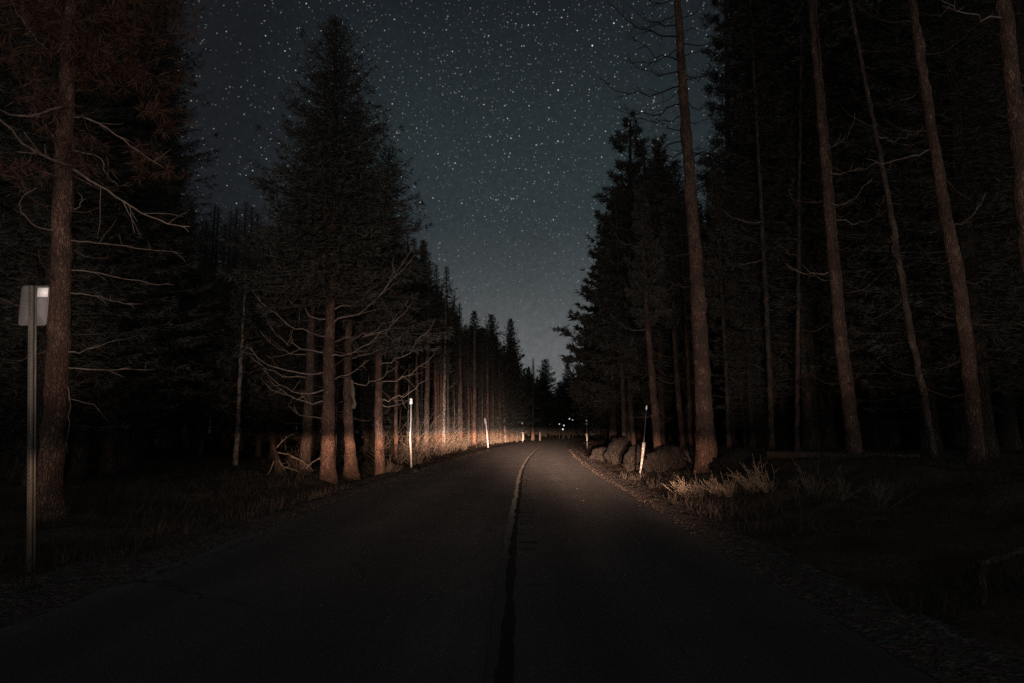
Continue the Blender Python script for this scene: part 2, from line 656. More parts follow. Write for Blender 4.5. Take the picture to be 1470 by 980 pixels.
def strip(edges, ys, zf):
    """edges: list of functions y -> offset from the road centre; one strip mesh."""
    m = MB()
    C = centre(ys)
    # lay offsets square to the road
    dc = np.gradient(C, ys)
    nrm = np.stack([1 / np.sqrt(1 + dc ** 2), -dc / np.sqrt(1 + dc ** 2)], -1)
    rows = []
    for e in edges:
        o = e(ys)
        x, y = C + o * nrm[:, 0], ys + o * nrm[:, 1]
        rows.append(np.stack([x, y, zf(o, ys)], -1))
    V = np.stack(rows, 1).reshape(-1, 3)
    m.attrs = {"across": np.stack([e(ys) for e in edges], 1).reshape(-1), "along": np.repeat(ys, len(edges))}
    m.add(V, grid_faces(len(edges), len(ys)))
    return m


RYS = np.concatenate([np.arange(-40, 70, .18), np.arange(70, 150, .6), np.arange(150, 330, 3.0)])


def crown_z(o, y):
    return 0.035 * (1 - (np.abs(o) / 4.5) ** 2) - 0.03 + 0.006 * vnoise(o * 1.1, y * .6, 9)


def road():
    r = np.linspace(0, 1, 17)
    le = lambda y: -LEFT_W + .10 * vnoise(y * 1.3, y * 0, 21) + .05 * vnoise(y * 4.1, y * 0, 22)
    re_ = lambda y: RIGHT_W + .09 * vnoise(y * 1.2, y * 0, 23) + .05 * vnoise(y * 3.7, y * 0, 24)
    edges = [(lambda y, q=q: le(y) * (1 - q) + re_(y) * q) for q in r]
    m = strip(edges, RYS, crown_z)
    rd = tag(m.build("road", M["asphalt"], smooth=True), "two lane asphalt road bending right through the night forest", "road", kind="structure")
    # gravel fringe on both sides
    for a, b, nm in ((-LEFT_W - 1.0, -LEFT_W + .24, "left"), (RIGHT_W - .24, RIGHT_W + .62, "right")):
        sd = 31 if nm == "left" else 41

        def zf(o, y):
            return np.where(o < -LEFT_W - .35, -0.055, np.where(o > RIGHT_W + .3, -0.045, 0.0)) + np.where(
                (o > -LEFT_W) & (o < RIGHT_W), crown_z(o, y) + .004, .004) + .018 * np.maximum(vnoise(o * 6, y * 5, sd), -.3) * np.clip(
                np.maximum(-LEFT_W - o, o - RIGHT_W) / .2, .12, 1)
        ed = [(lambda y, q=q, a=a, b=b: (a + (b - a) * q) + .10 * vnoise(y * 1.9 + q, y * 0, sd + 1) * (1 - abs(2 * q - 1) * .2)) for q in np.linspace(0, 1, 7)]
        g = strip(ed, RYS[RYS < 150], zf).build("gravel_verge", M["gravel"], smooth=True)
        tag(g, "narrow gravel verge along the %s edge of the asphalt" % ("ditch side" if nm == "left" else "bank side"), "gravel verge", kind="structure")
    # worn, near-dimmed centre line with a broken tar seam and rumble grooves to its right
    ys = RYS[RYS < 135]
    rag = lambda s, k: (lambda y: k * vnoise(y * 2.6, y * 0, s) + k * .8 * vnoise(y * 7.3, y * 0, s + 1))
    l0, l1, t1 = rag(51, .014), rag(53, .016), rag(55, .015)
    lift = lambda o, y: crown_z(o, y) + .008
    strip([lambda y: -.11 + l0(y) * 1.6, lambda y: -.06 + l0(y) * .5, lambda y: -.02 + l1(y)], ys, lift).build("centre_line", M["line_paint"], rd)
    strip([lambda y: -.012 + l1(y), lambda y: .04 + t1(y) * .4, lambda y: .068 + t1(y)], ys, lambda o, y: crown_z(o, y) + .004).build("tar_seam", M["tar"], rd)
    m = MB()
    rng = np.random.default_rng(5)
    y = 9.0
    while y < 60:
        L = rng.uniform(.08, .26)
        c = float(centre(y))
        x0 = c + .10
        w = rng.uniform(.02, .05)
        z = float(crown_z(np.array(.2), np.array(y))) + .010
        xs = np.linspace(x0, x0 + L, 5)
        V = [(x, y + rng.normal(0, .02) + k * w, z) for k in (0, 1) for x in xs]
        m.add(V, [[i, i + 1, i + 6, i + 5] for i in range(4)])
        y += rng.uniform(.3, .8)
    m.build("rumble_groove", M["tar"], rd)["kind"] = "stuff"


road()

# ------------------------------------------------------------------ trees


def blades(pos, dirs, length, width, rng, z0=None):
    """One kite-shaped needle spray per position."""
    n = len(pos)
    dirs = dirs / (np.linalg.norm(dirs, axis=1)[:, None] + 1e-9)
    rnd = rng.standard_normal((n, 3))
    w = np.cross(dirs, rnd)
    w /= np.linalg.norm(w, axis=1)[:, None] + 1e-9
    L = length[:, None]
    W = width[:, None]
    V = np.stack([pos, pos + dirs * L * .45 + w * W, pos + dirs * L, pos + dirs * L * .45 - w * W], 1).reshape(-1, 3)
    return V, np.arange(4 * n).reshape(-1, 4)


def spruce_crown(seed, Hc, Rm, n_br, dens=1.0, blade=(.30, .05), power=.75, droop=.25, lift=.5, gap=.0, round_base=.12, wob=.22):
    """Conical crown, base at z = 0: whorls of branches carrying side twigs of needle sprays."""
    rng = np.random.default_rng(seed)
    m = MB()
    ph = rng.uniform(0, 6.28)
    P, D, LN, WD = [], [], [], []
    for k in range(n_br):
        t = ((k + rng.uniform(0, 1)) / n_br) ** .92
        if gap and vnoise(t * 9, k * 0, seed) > 1 - 2 * gap and rng.random() < .8:
            continue
        az = k * 2.39996 + ph + rng.normal(0, .3)
        prof = (1 - t) ** power * (round_base and min(1, .55 + t / round_base * .45) or 1)
        L = Rm * (prof + .03) * rng.uniform(1 - wob * 1.6, 1 + wob)
        L = max(L, .18)
        el = -droop * (1 - t) + lift * t ** 1.5 + rng.normal(0, .10)
        h = np.array((math.cos(az), math.sin(az), 0))
        side = np.array((-h[1], h[0], 0))
        ns = max(3, int(L * 5.0 * dens))
        s = np.sort(rng.uniform(.06, 1, ns))
        path = (h[None] * (L * s)[:, None] + np.array((0, 0, 1.0))[None] * (t * Hc + math.tan(el) * L * s + .22 * L * s ** 2.2)[:, None]
                + side[None] * (.08 * L * np.sin(s * 3 + k))[:, None])
        q = np.linspace(0, 1, 4)
        bp = (h[None] * (L * q)[:, None] + np.array((0, 0, 1.0))[None] * (t * Hc + math.tan(el) * L * q + .22 * L * q ** 2.2)[:, None]
              + side[None] * (.08 * L * np.sin(q * 3 + k))[:, None])
        m.tube(bp, np.linspace(.012 + .012 * L, .006, 4), 3, cap=False)
        for sg in (-1, 1):
            lt = (.12 + .36 * L * (1 - s) * .8) * rng.uniform(.6, 1.2, ns)
            td = h[None] * .75 + side[None] * sg * .8 + np.array((0, 0, 1.0))[None] * rng.normal(-.12, .18, ns)[:, None]
            td /= np.linalg.norm(td, axis=1)[:, None]
            nb = 4
            for b in range(nb):
                f = (b + rng.uniform(0, .9, ns)) / nb
                pos = path + td * (lt * f)[:, None]
                P.append(pos)
                D.append(td + rng.normal(0, .45, (ns, 3)))
                LN.append(blade[0] * rng.uniform(.6, 1.25, ns) * min(1, .32 + .9 * prof))
                WD.append(blade[1] * rng.uniform(.6, 1.3, ns) * min(1, .45 + .8 * prof))
        nt = 4
        P.append(np.repeat(bp[-1:], nt, 0))
        D.append(h[None] * .8 + rng.normal(0, .4, (nt, 3)) + np.array((0, 0, .25)))
        LN.append(blade[0] * rng.uniform(.7, 1.3, nt) * min(1, .32 + .9 * prof))
        WD.append(blade[1] * rng.uniform(.6, 1.2, nt) * min(1, .45 + .8 * prof))
    nt = 14
    P.append(np.column_stack([np.zeros(nt), np.zeros(nt), Hc - rng.uniform(0, .6, nt)]))
    D.append(rng.normal(0, .35, (nt, 3)) + np.array((0, 0, .9)))
    LN.append(blade[0] * rng.uniform(.4, .9, nt))
    WD.append(blade[1] * rng.uniform(.4, .7, nt))
    V, F = blades(np.vstack(P), np.vstack(D), np.concatenate(LN), np.concatenate(WD), rng)
    m.add(V, F)
    return m


def pine_crown(seed, Hc, Rm, n_br, tufts=26, blade=(.26, .035), prof=None, spread=.30):
    """Open crown: boughs that sweep out and turn up, needles in tufts along the outer half."""
    rng = np.random.default_rng(seed)
    m = MB()
    P, D, LN, WD = [], [], [], []
    prof = prof or (lambda t: (1 - t) ** .7 * min(1, .5 + t * 4))
    for k in range(n_br):
        t = (k + rng.uniform(0, 1)) / n_br
        az = k * 2.39996 + rng.normal(0, .4)
        L = max(.3, Rm * prof(t) * rng.uniform(.6, 1.2))
        el = -.18 * (1 - t) + .55 * t ** 2 + rng.normal(0, .12)
        h = np.array((math.cos(az), math.sin(az), 0))
        side = np.array((-h[1], h[0], 0))
        q = np.linspace(0, 1, 6)
        zc = t * Hc + math.tan(el) * L * q + .30 * L * q ** 3
        bp = h[None] * (L * q)[:, None] + np.outer(zc, (0, 0, 1)) + side[None] * (.10 * L * np.sin(q * 4 + k))[:, None]
        m.tube(bp, np.linspace(.015 + .014 * L, .008, 6), 4, cap=False)
        nt = max(4, int(tufts * (L / Rm) ** .8))
        s = rng.uniform(.28, 1.0, nt) ** .8
        c = np.stack([np.interp(s, q, bp[:, j]) for j in range(3)], -1)
        tw = side[None] * (rng.normal(0, 1, nt) * spread * L * (1.15 - s))[:, None] + h[None] * rng.normal(.1, .15, nt)[:, None] * L * .4
        tw[:, 2] += rng.uniform(-.03, .22, nt)
        e = c + tw
        for a_, b_ in zip(c[::2], e[::2]):
            m.tube(np.array([a_, (a_ + b_) / 2 + (0, 0, -.03), b_]), np.array([.012, .008, .005]), 3, cap=False)
        nb = 11
        pos = np.repeat(e, nb, 0) + rng.normal(0, .05, (nt * nb, 3))
        dr = rng.normal(0, .8, (nt * nb, 3)) + np.repeat(tw * .6 + h[None] * .4, nb, 0) + np.array((0, 0, .35))
        P.append(pos)
        D.append(dr)
        LN.append(blade[0] * rng.uniform(.6, 1.3, nt * nb))
        WD.append(blade[1] * rng.uniform(.6, 1.3, nt * nb))
    V, F = blades(np.vstack(P), np.vstack(D), np.concatenate(LN), np.concatenate(WD), rng)
    m.add(V, F)
    return m


def limb_path(rng, start, az, L, el=0.0, sag=-.15, curl=.25, n=10, jit=.065):
    h = np.array((math.cos(az), math.sin(az), 0))
    side = np.array((-h[1], h[0], 0))
    q = np.linspace(0, 1, n)
    z = math.tan(el) * L * q + sag * L * np.sin(q * 2.6) + curl * L * q ** 3
    p = np.asarray(start)[None] + h[None] * (L * q)[:, None] + np.outer(z, (0, 0, 1)) + side[None] * (rng.normal(0, .12) * L * q ** 2)[:, None]
    p[1:] += rng.normal(0, jit * L * .35, (n - 1, 3))
    return p


def add_limb(m, rng, path, r0, twigs=4, tip=.25):
    n = len(path)
    m.tube(path, np.linspace(r0, r0 * tip, n), 5)
    L = np.linalg.norm(path[-1] - path[0])
    for _ in range(twigs):
        s = rng.uniform(.25, .95)
        i = min(int(s * (n - 1)), n - 2)
        p0 = path[i] + (path[i + 1] - path[i]) * (s * (n - 1) - i)
        d = path[i + 1] - path[i]
        d = d / (np.linalg.norm(d) + 1e-9) + rng.normal(0, .65, 3)
        d /= np.linalg.norm(d)
        l = L * rng.uniform(.12, .38) * (1.1 - s * .6)
        k = np.linspace(0, 1, 4)[:, None]
        tp = p0 + d * l * k + np.array((0, 0, rng.normal(-.04, .12))) * l * k ** 2 + rng.normal(0, .03 * l, (4, 3)) * k
        m.tube(tp, np.linspace(r0 * .42, r0 * .16, 4), 3)


def trunk_mb(path, rad, seed, sides=12, stubs=0, stub_z=(1.5, 7), stub_L=(.3, 1.4), rough=.035, flare=.35):
    rng = np.random.default_rng(seed)
    path = np.asarray(path, float)
    n = len(path)
    seg = np.concatenate([[0], np.cumsum(np.linalg.norm(np.diff(path, axis=0), axis=1))])
    N = max(10, int(seg[-1] / (.45 if sides < 12 else .22)))
    q = np.linspace(0, seg[-1], N)
    P = np.stack([np.interp(q, seg, path[:, j]) for j in range(3)], -1)
    rr = np.interp(q, seg, rad)
    for _ in range(2):
        P[1:-1] = (P[:-2] + 2 * P[1:-1] + P[2:]) / 4
    P[1:-1, :2] += rng.normal(0, .012, (N - 2, 2))
    rr = rr * (1 + flare * np.exp(-q / .35))
    for _ in range(int(seg[-1] * .5)):                 # swellings where old limbs grew
        zk = rng.uniform(0, seg[-1])
        rr = rr * (1 + .10 * np.exp(-((q - zk) / .25) ** 2))
    m = MB()
    m.tube(P, rr, sides, rng=rng, rough=rough)
    for _ in range(stubs):
        z = rng.uniform(*stub_z)
        i = np.searchsorted(P[:, 2], P[0, 2] + z)
        if i >= N - 1:
            continue
        L = rng.uniform(*stub_L)
        az = rng.uniform(0, 6.28)
        lp = limb_path(rng, P[i], az, L, rng.normal(-.05, .3), -.12, .2, 6)
        add_limb(m, rng, lp, .010 + .007 * L, twigs=rng.integers(0, 4))
    return m, P, rr


# shared crown meshes
CR = {}


def crown_mesh(key):
    """Crown meshes built on demand and shared by copies."""
    if key in CR:
        return CR[key]
    if key == "spruce_a":
        m, h = spruce_crown(11, 10.0, 1.55, 130, .9, (.34, .042), power=1.0), 10.0
    elif key == "spruce_b":
        m, h = spruce_crown(12, 10.0, 1.25, 120, .9, (.32, .04), power=1.15, lift=.7), 10.0
    elif key == "spruce_c":
        m, h = spruce_crown(13, 10.0, 1.9, 120, .8, (.34, .045), power=.85, wob=.34, gap=.10), 10.0
    elif key == "spruce_d":
        m, h = spruce_crown(14, 10.0, 1.0, 110, 1.0, (.30, .04), power=1.05, lift=.8, wob=.3), 10.0
    elif key == "lodgepole":
        m, h = spruce_crown(15, 10.0, 1.5, 110, .9, (.28, .026), power=.45, lift=.6, wob=.4, gap=.15, round_base=.4), 10.0
    elif key == "fine_a":
        m, h = spruce_crown(17, 24.0, 3.1, 400, 1.15, (.28, .017), power=.6, wob=.3), 24.0
    elif key == "fine_b":
        m, h = spruce_crown(18, 24.0, 2.6, 380, 1.25, (.27, .016), power=.5, wob=.38, lift=.6, gap=.05), 24.0
    elif key == "spire_a":
        m, h = spruce_crown(19, 24.0, 4.6, 430, .7, (.60, .085), power=.80, wob=.34, lift=.45), 24.0
    elif key == "spire_b":
        m, h = spruce_crown(20, 24.0, 4.2, 400, .75, (.60, .085), power=.68, wob=.42, lift=.6, gap=.06), 24.0
    elif key == "ragged":
        m, h = pine_crown(16, 10.0, 1.7, 60, 24, (.34, .045)), 10.0
    V, F = np.vstack(m.v), np.vstack(m.f)
    CR[key] = (mesh_from("crown_" + key, V, F), h)
    return CR[key]


TR = {}


def trunk_mesh(key):
    if key not in TR:
        m, _, _ = trunk_mb([(0, 0, -.2), (.05, .02, 5), (0, 0, 10)], [.15, .10, .02], sum(map(ord, key)), 7, stubs=10, stub_z=(.6, 6), stub_L=(.3, 1.1))
        TR[key] = mesh_from("trunk_" + key, np.vstack(m.v), np.vstack(m.f), True)
    return TR[key]


def inst(name, mesh, mat, parent, loc=(0, 0, 0), scale=(1, 1, 1), rz=0.0):
    if not mesh.materials:
        mesh.materials.append(mat)
    o = bpy.data.objects.new(name, mesh)
    COL.objects.link(o)
    o.parent = parent
    o.location = loc
    o.scale = scale
    o.rotation_euler = (0, 0, rz)
    return o


def forest_tree(x, y, H, key, hb, rmul, label, group, rz, name="spruce_tree"):
    """Whole tree from shared meshes: trunk and crown scaled to the height it has."""
    z = gz(x, y)
    root = empty(name, (x, y, z), label, "tree", group, rz)
    k = H / 10.0
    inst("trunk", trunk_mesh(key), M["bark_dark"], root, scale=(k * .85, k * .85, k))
    cm, h = crown_mesh(key)
    kc = (H - hb) / h
    inst("crown", cm, M["needles"], root, loc=(0, 0, hb), scale=(kc * rmul, kc * rmul, kc))
    return root


def traced_tree(name, pts, widths, d, label, mat="bark_red", crown=None, hb=None, Htot=None, rmul=1.0, stubs=14, stub_z=(1.5, 9),
                stub_L=(.4, 1.6), group=None, seed=1, limbs=(), needle="needles", sides=12, limb_mat="dead_wood"):
    """A tree whose trunk runs through photo pixels pts (base first) at distance d; the crown tops it at height Htot."""
    W = np.array([at(px, py, d) for px, py in pts])
    px_m = 980.0 / d
    rad = np.array(widths, float) / px_m / 2
    # carry the base down to the ground and the tip up to the full height
    dirb = (W[1] - W[0]) / max(W[1][2] - W[0][2], .1)
    zb = gz(W[0][0], d)
    for _ in range(3):
        b = W[0] + dirb * (zb - W[0][2])
        zb = gz(b[0], d)
    base = W[0] + dirb * (zb - .15 - W[0][2])
    path = [base] + [w for w in W if w[2] > zb + .2]
    rads = [rad[0] * 1.03] + [r for w, r in zip(W, rad) if w[2] > zb + .2]
    Htot = Htot or (W[-1][2] - zb + 1)
    top = W[-1] + (W[-1] - W[-2]) / (W[-1][2] - W[-2][2]) * (zb + Htot - W[-1][2])
    if top[2] > W[-1][2] + .3:
        path.append(top)
        rads.append(.025)
    origin = np.array((base[0], d, zb))
    root = empty(name, origin, label, "tree", group)
    m, P, rr = trunk_mb(np.array(path) - origin, rads, seed, sides, stubs, stub_z, stub_L)
    m.build("trunk", M[mat], root, smooth=True)
    rng = np.random.default_rng(seed + 900)
    for lb in limbs:
        if isinstance(lb[0], (tuple, list)):            # traced limb: (px, py, depth) points
            lp = np.array([at(*q) for q in lb[0]]) - origin
            q = np.linspace(0, len(lp) - 1, len(lp) * 3 - 2)
            lp = np.stack([np.interp(q, np.arange(len(lp)), lp[:, j]) for j in range(3)], -1)
            lp[1:-1] = (lp[:-2] + 2 * lp[1:-1] + lp[2:]) / 4
            lp[1:-1] += rng.normal(0, .012, (len(lp) - 2, 3))
            r0, tw = lb[1], lb[2]
        else:                                           # (height, azimuth in degrees, length, elevation, twigs)
            zz, az, L, el, tw = lb
            i = min(np.searchsorted(P[:, 2], zz), len(P) - 1)
            lp = limb_path(rng, P[i], R(az), L, el, -.10, .22)
            r0 = .010 + .008 * L
        lm = MB()
        add_limb(lm, rng, lp, r0, tw)
        lm.build("limb", M[limb_mat], root, smooth=True)
    if crown:
        zi = hb
        cx, cy = np.interp(zi, P[:, 2], P[:, 0]), np.interp(zi, P[:, 2], P[:, 1])
        tx, ty = P[-1][0], P[-1][1]
        if isinstance(crown, str):
            cm, h = crown_mesh(crown)
            kc = (Htot - hb) / h
            o = inst("crown", cm, M[needle], root, (cx, cy, hb), (kc * rmul, kc * rmul, kc), rng.uniform(0, 6.28))
        else:
            o = crown.build("crown", M[needle], root, (cx, cy, hb))
            h, kc = Htot - hb, 1
        # lean the crown along the trunk
        ax = Vector((tx - cx, ty - cy, Htot - hb)).normalized()
        o.rotation_mode = "QUATERNION"
        o.rotation_quaternion = Vector((0, 0, 1)).rotation_difference(ax) @ o.rotation_euler.to_quaternion()
    return root, origin, P


def height_for(px, py_top, d):
    """Height above the ground of a tree at column px, distance d, whose tip shows at row py_top."""
    w = at(px, py_top, d)
    return w[2] - gz(w[0], d)


# --- the tall spruce left of the road and its neighbours
Hm = height_for(481, 28, 23)
ring = []
rg = np.random.default_rng(77)
for zz, az, L, el in ((1.9, 200, 1.3, .1), (2.5, 175, 2.2, .25), (2.9, 168, 2.4, .1), (3.3, 20, 1.3, .3), (3.5, 190, 3.0, .15), (3.9, 350, 2.2, .35),
                      (4.1, 160, 3.2, .30), (4.4, 15, 2.8, .35), (4.7, 200, 2.6, .4), (5.0, 340, 3.2, .5), (5.3, 165, 3.0, .5), (5.6, 10, 2.8, .6), (6.0, 185, 2.6, .6)):
    ring.append((zz, az, L, el, 6))
traced_tree("spruce_tree", [(471, 684), (471, 620), (472, 540), (474, 450), (477, 380), (479, 250)], [21, 18, 16.5, 14, 12, 9], 23,
            "tall dark spruce with bare lower limbs, highest pointed crown left of the starry gap", "bark_red",
            spruce_crown(101, Hm - 6.0, 3.0, 460, 1.3, (.25, .020), power=.72, wob=.28, round_base=.05), 6.0, Hm, stubs=16, stub_z=(1.2, 7), seed=3, limbs=ring)
H2 = height_for(430, 175, 25)
traced_tree("spruce_tree", [(438, 668), (443, 590), (446, 500), (447, 430)], [16, 13.5, 11, 10], 25,
            "slim grey trunked spruce close left of the tallest spruce, orange light on its foot", "bark_grey",
            spruce_crown(102, H2 - 5.5, 2.1, 260, 1.2, (.25, .021), wob=.24, round_base=.05, gap=.08), 5.5, H2, stubs=14, stub_z=(1.2, 6), seed=4,
            limbs=((2.6, 185, 1.8, .2, 4), (3.3, 200, 2.2, .25, 4), (4.2, 170, 2.4, .3, 5)))
H3 = height_for(520, 165, 26)
_, og, P3 = traced_tree("spruce_tree", [(504, 671), (501, 620), (499, 560), (500, 500), (502, 430)], [17, 13, 11.5, 10.5, 9], 25.5,
                        "orange lit trunk with a strip of peeling bark hanging off its side", "bark_red",
                        spruce_crown(103, H3 - 6.0, 1.9, 240, 1.2, (.25, .021), wob=.3, round_base=.05), 6.0, H3, stubs=12, stub_z=(1.5, 6), seed=5,
                        limbs=((3.4, 10, 1.9, .2, 4), (4.2, 30, 2.2, .4, 4), (4.9, 5, 2.4, .5, 4)))
H4 = height_for(562, 212, 27)
traced_tree("spruce_tree", [(545, 667), (543.5, 600), (543, 540), (544, 470), (548, 400)], [13, 11, 10, 9, 8], 27,
            "spruce trunk beside the tall snow pole, one crooked limb reaching towards the pole", "bark_red",
            spruce_crown(104, H4 - 5.0, 2.25, 280, 1.2, (.25, .021), power=.62, wob=.36, round_base=.05, gap=.05), 5.0, H4, stubs=12, stub_z=(1, 6), seed=6,
            limbs=(([(545, 581, 27), (556, 584, 27.4), (570, 582, 28), (580, 578, 29), (588, 575, 30)], .028, 1), (3.2, 0, 1.8, .3, 4), (3.9, 25, 2.2, .4, 5),
                   (4.6, 340, 2.4, .5, 5)))
# strip of loose bark on the third trunk
for o in list(bpy.data.objects):
    if o.get("label", "").startswith("orange lit trunk"):
        m = MB()
        bp = np.array([at(px, py, 25.3) for px, py in ((504.5, 545), (506, 556), (506.5, 568), (509, 578), (507, 586))]) - og
        for i in range(len(bp) - 1):
            a, b = bp[i], bp[i + 1]
            wv = np.array((.05 + .03 * (i % 2), 0, 0))
            th = np.array((0, .012, 0))
            m.add([a - wv, a + wv, b + wv, b - wv, a - wv + th, a + wv + th, b + wv + th, b - wv + th],
                  [[0, 1, 2, 3], [4, 7, 6, 5], [0, 3, 7, 4], [1, 5, 6, 2]])
        m.build("bark_strip", M["tan_twig"], o)["label"] = "pale strip of peeling bark"
traced_tree("young_tree", [(485, 656), (486, 610), (487, 560), (489, 480)], [8, 7, 6, 4], 30,
            "thin trunk in shade between the tallest spruce and the peeling trunk", "bark_grey", "spruce_b", 6.5, 9.5, seed=7, stubs=8, stub_z=(1, 5))
traced_tree("birch_tree", [(340, 640), (342, 600), (344, 560), (346, 520)], [6.5, 6, 5.5, 5], 29,
            "slim pale mottled trunk standing alone deep left in the black wood", "bark_pale", "spruce_c", 4.5, 8.5, seed=8, stubs=8, stub_z=(1, 5))

# --- near tree behind the road sign, bare limbs and reddish needles
D0 = 12.0
Lb = []
T = lambda *p: [(x, y, dd) for x, y, dd in p]
Lb.append((T((104, 238, 12), (90, 236, 11.7), (62, 222, 11.2), (30, 206, 10.8), (8, 178, 10.4), (-25, 150, 10)), .035, 5))
Lb.append((T((100, 150, 12), (72, 158, 11.5), (45, 169, 11), (15, 165, 10.7), (-20, 150, 10.4)), .03, 3))
Lb.append((T((105, 243, 12), (130, 258, 11.8), (165, 281, 11.6), (205, 307, 11.4), (240, 322, 11.3), (272, 325, 11.2)), .026, 7))
Lb.append((T((104, 168, 12), (125, 168, 12.2), (165, 192, 12.4), (200, 218, 12.6), (235, 240, 12.8)), .024, 6))
Lb.append((T((97, 300, 12), (112, 300, 12.1), (118, 288, 12.2), (108, 268, 12.3), (103, 258, 12.4)), .014, 2))
Lb.append((T((92, 330, 12), (60, 330, 11.7), (38, 316, 11.4), (26, 295, 11.2), (34, 280, 11), (52, 270, 11)), .016, 4))
Lb.append((T((96, 345, 12), (125, 347, 12.2), (165, 352, 12.6), (210, 358, 13), (262, 364, 13.4)), .016, 5))
Lb.append((T((96, 388, 12), (130, 390, 12.3), (165, 397, 12.7), (215, 407, 13.2), (250, 409, 13.5)), .015, 4))
Lb.append((T((98, 420, 12), (125, 424, 12.2), (152, 428, 12.6), (178, 436, 13), (205, 436, 13.3)), .014, 7))
Lb.append((T((98, 505, 12), (125, 503, 12.2), (155, 492, 12.5), (190, 484, 12.9)), .013, 5))
Lb.append((T((98, 528, 12), (140, 530, 12.3), (180, 530, 12.7), (222, 530, 13.1)), .013, 2))
Lb.append((T((97, 555, 12), (101, 572, 11.9), (98, 600, 11.9), (100, 618, 11.8), (94, 650, 11.9)), .012, 1))
Lb.append((T((98, 572, 12), (118, 576, 12), (140, 586, 12.2), (156, 605, 12.3)), .010, 1))
Lb.append((T((92, 60, 12), (78, 80, 11.8), (55, 60, 11.5), (30, 28, 11.2), (15, 0, 11)), .022, 4))
Lb.append((T((104, 215, 12), (150, 228, 12.2), (150, 250, 12.2), (172, 268, 12.4), (190, 265, 12.5)), .012, 3))
near_tree, og0, P0 = traced_tree(
    "pine_tree", [(68, 748), (75, 640), (83, 520), (88, 400), (90, 300), (94, 200), (97, 120)], [36, 32, 30, 27, 25, 24, 21], D0,
    "big pine behind the road sign with crooked bare limbs and reddish needles overhead", "bark_red",
    None, None, 15.0, stubs=22, stub_z=(2.2, 8.5), stub_L=(.3, 1.3), seed=21, limbs=Lb, sides=16)


def tuft_cloud(seed, centres, n_per, blade, spread):
    rng = np.random.default_rng(seed)
    m = MB()
    P, D, L, W = [], [], [], []
    for (c, r) in centres:
        k = int(n_per * r)
        tc = c + rng.normal(0, 1, (k, 3)) * np.array((r, r, r * .55)) * spread
        for _ in range(2):
            pass
        nb = 16
        pos = np.repeat(tc, nb, 0)
        P.append(pos)
        D.append(rng.normal(0, 1, (len(pos), 3)) + np.array((0, 0, -.15)))
        L.append(blade[0] * rng.uniform(.6, 1.3, len(pos)))
        W.append(blade[1] * rng.uniform(.7, 1.3, len(pos)))
        for q in tc[::2]:
            m.tube(np.array([q, (q + c) / 2 + (0, 0, -.05), c]), np.array([.004, .006, .009]), 3, cap=False)
    V, F = blades(np.vstack(P), np.vstack(D), np.concatenate(L), np.concatenate(W), rng)
    m.add(V, F)
    return m


cl = []
for px, py, dd, r in ((150, 85, 12, .75), (105, 70, 11.6, .6), (195, 60, 12.6, .7), (215, 110, 12.8, .5), (60, 30, 11.5, .6), (150, 20, 12.5, .9), (225, 20, 13, .8),
                      (70, 148, 11.5, .4), (115, 222, 11.9, .4), (20, 240, 11, .35), (125, 100, 12.4, .5), (30, 90, 11.4, .5), (230, 165, 13, .4), (215, 230, 13.2, .35),
                      (85, 0, 12, .8), (190, -30, 13, 1.0), (20, -20, 12, .9)):
    cl.append((at(px, py, dd) - og0, r))
tuft_cloud(31, cl, 58, (.24, .008), .66).build("crown", M["needles_red"], near_tree)["label"] = "reddish drooping needles"

# --- tall trees right of the road
R1L = []
_r1 = random.Random(7)
_z = 8.8
while _z < 17.6:
    R1L.append((_z, _r1.uniform(150, 212), _r1.uniform(1.5, 2.9) * (1.0 if _z > 10.5 else .6), _r1.uniform(-.18, .12), _r1.randint(6, 10)))
    if _r1.random() < .7:
        R1L.append((_z + .15, _r1.uniform(-40, 40), _r1.uniform(.9, 1.9), _r1.uniform(-.1, .25), _r1.randint(4, 7)))
    _z += _r1.uniform(.28, .6)
for zz, az, L, el, tw in ((7.0, 170, .7, -.2, 2), (6.2, 175, .6, .1, 1), (5.0, 185, .5, .0, 1)):
    R1L.append((zz, az, L, el, tw))
traced_tree("dead_pine", [(1015, 668), (1011, 600), (1006, 500), (1001, 400), (993, 300), (986, 200), (978, 90), (973, 0)], [30, 25, 22, 20, 17.5, 15, 12.5, 10], 22,
            "thick dead pine beside the road, its bare drooping branches against the stars", "bark_red", None, None, 20.5, stubs=26, stub_z=(5, 16),
            stub_L=(.3, 1.3), seed=41, limbs=R1L, sides=16, limb_mat="bark_dark")
